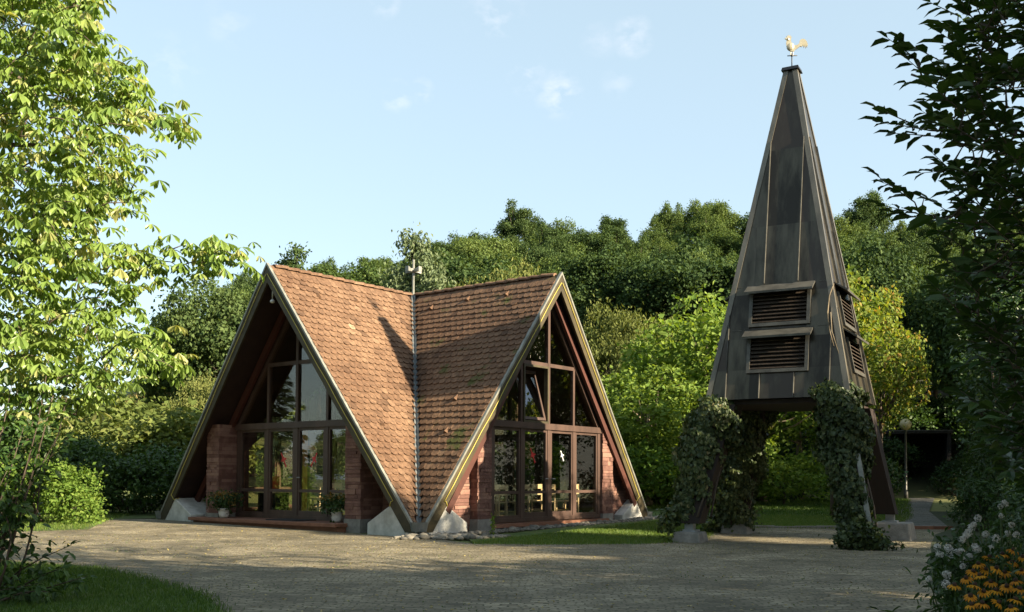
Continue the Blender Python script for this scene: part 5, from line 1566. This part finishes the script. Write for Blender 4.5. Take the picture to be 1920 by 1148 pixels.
def pebbles(name, line, n, label, seed, wid=.28, big=.05):
    rng = np.random.default_rng(seed); mb = MB()
    seg = [math.hypot(b[0] - a[0], b[1] - a[1]) for a, b in zip(line[:-1], line[1:])]; tot = sum(seg)
    for i in range(n):
        f = rng.random() * tot; j = 0
        while j < len(seg) - 1 and f > seg[j]: f -= seg[j]; j += 1
        a, b = line[j], line[j + 1]; t_ = f / seg[j]
        nx_, ny_ = -(b[1] - a[1]) / seg[j], (b[0] - a[0]) / seg[j]
        o_ = rng.normal() * wid * .45
        x = a[0] + (b[0] - a[0]) * t_ + nx_ * o_; y = a[1] + (b[1] - a[1]) * t_ + ny_ * o_
        r_ = big * rng.uniform(.45, 1.5) * (1 if rng.random() > .08 else 1.7)
        ball(mb, (x, y, float(terr(x, y)) + r_ * .35), r_, 7, 5, sc=(rng.uniform(.8, 1.4), rng.uniform(.7, 1.1), rng.uniform(.5, .8)), rr=rng.random())
    tag(mb.build(name, 'pebble', None, True), label, 'pebbles', kind='stuff')
lw = lambda l, q: tuple((cz @ Vector((l, -q, 0)))[:2])
pebbles('pebble_strip', [lw(-4.95, 4.95), lw(-3, 5.05), lw(0, 5.05), lw(3, 5.05), lw(5.1, 5.0)], 1500, 'strip of grey and buff pebbles along the sunny chapel front', 171, .30, .034)
pebbles('pebble_corner', [(-2.4, 20.45), (-1.6, 20.1), (-.7, 20.35), (-.2, 20.9)], 240, 'larger buff stones round the front corner of the roof', 172, .35, .05)

# fallen leaves on the setts
rng = np.random.default_rng(181); n = 5000
X = rng.uniform(-11, 9.5, n * 3); Y = rng.uniform(8.5, 24, n * 3)
k_ = inpoly(X, Y, court); X = X[k_][:n]; Y = Y[k_][:n]; m_ = len(X)
P = np.stack([X, Y, terr(X, Y) + .012], -1)
V, FL, r = leaves(P, np.stack([rng.normal(size=m_), rng.normal(size=m_), rng.normal(size=m_) * .15], -1), np.stack([rng.normal(size=m_) * .25, rng.normal(size=m_) * .25, np.ones(m_)], -1), rng.uniform(.015, .05, m_), rng.uniform(.012, .03, m_), rng.random(m_), LT_QUAD)
tag(mk('leaf_litter', V, FL, 'leaf_litter', None, r), 'scattered small dry leaves on the forecourt', 'leaves', kind='stuff')
# moss and weeds between the setts
grass('sett_weeds', court, 5000, .022, .012, 'tiny weeds in the joints of the setts', 182, dens=lambda X, Y: (np.sin(X * 1.7) * np.sin(Y * 2.3 + 1) + np.sin(X * .6 + Y) * .6 > .35).astype(float))
# brick edge where the path meets the forecourt
mb = MB()
for i in range(8):
    x = 9.42 + i * .15; mb.box((x, 24.02, .02), (x + .14, 24.14, .13), random.random())
tag(mb.build('brick_edging', 'sandstone_step'), 'short row of red bricks across the start of the path', 'brick edging')
mb = MB()
for i in range(9):
    x = 4.9 + i * .5; mb.box((x, 24.22, .0), (x + .48, 24.32, .10 + .008 * (i % 3)), random.random())
tag(mb.build('kerb', 'concrete'), 'low concrete kerb between the forecourt and the lawn behind the tower', 'kerb')
# tall weed stalk by the sill
t = empty('mullein_plant', (-.38, 20.55, 0), 0, 'single tall weed stalk in front of the left window of the sunny front', 'plant')
mb = MB(); mb.tube([(0, 0, 0), (-.03, 0, .25), (.02, 0, .45)], [.008, .006, .012], 5); mb.build('stem', 'leaf_lime', t)
rng = np.random.default_rng(191)
P = np.stack([rng.normal(size=60) * .02, rng.normal(size=60) * .02, rng.uniform(.0, .48, 60)], -1)
V, FL, r = leaves(P, rng.normal(size=(60, 3)), rng.normal(size=(60, 3)), .07, .03, rng.random(60), LT_LEAF); mk('foliage', V, FL, 'leaf_lime', t, r)
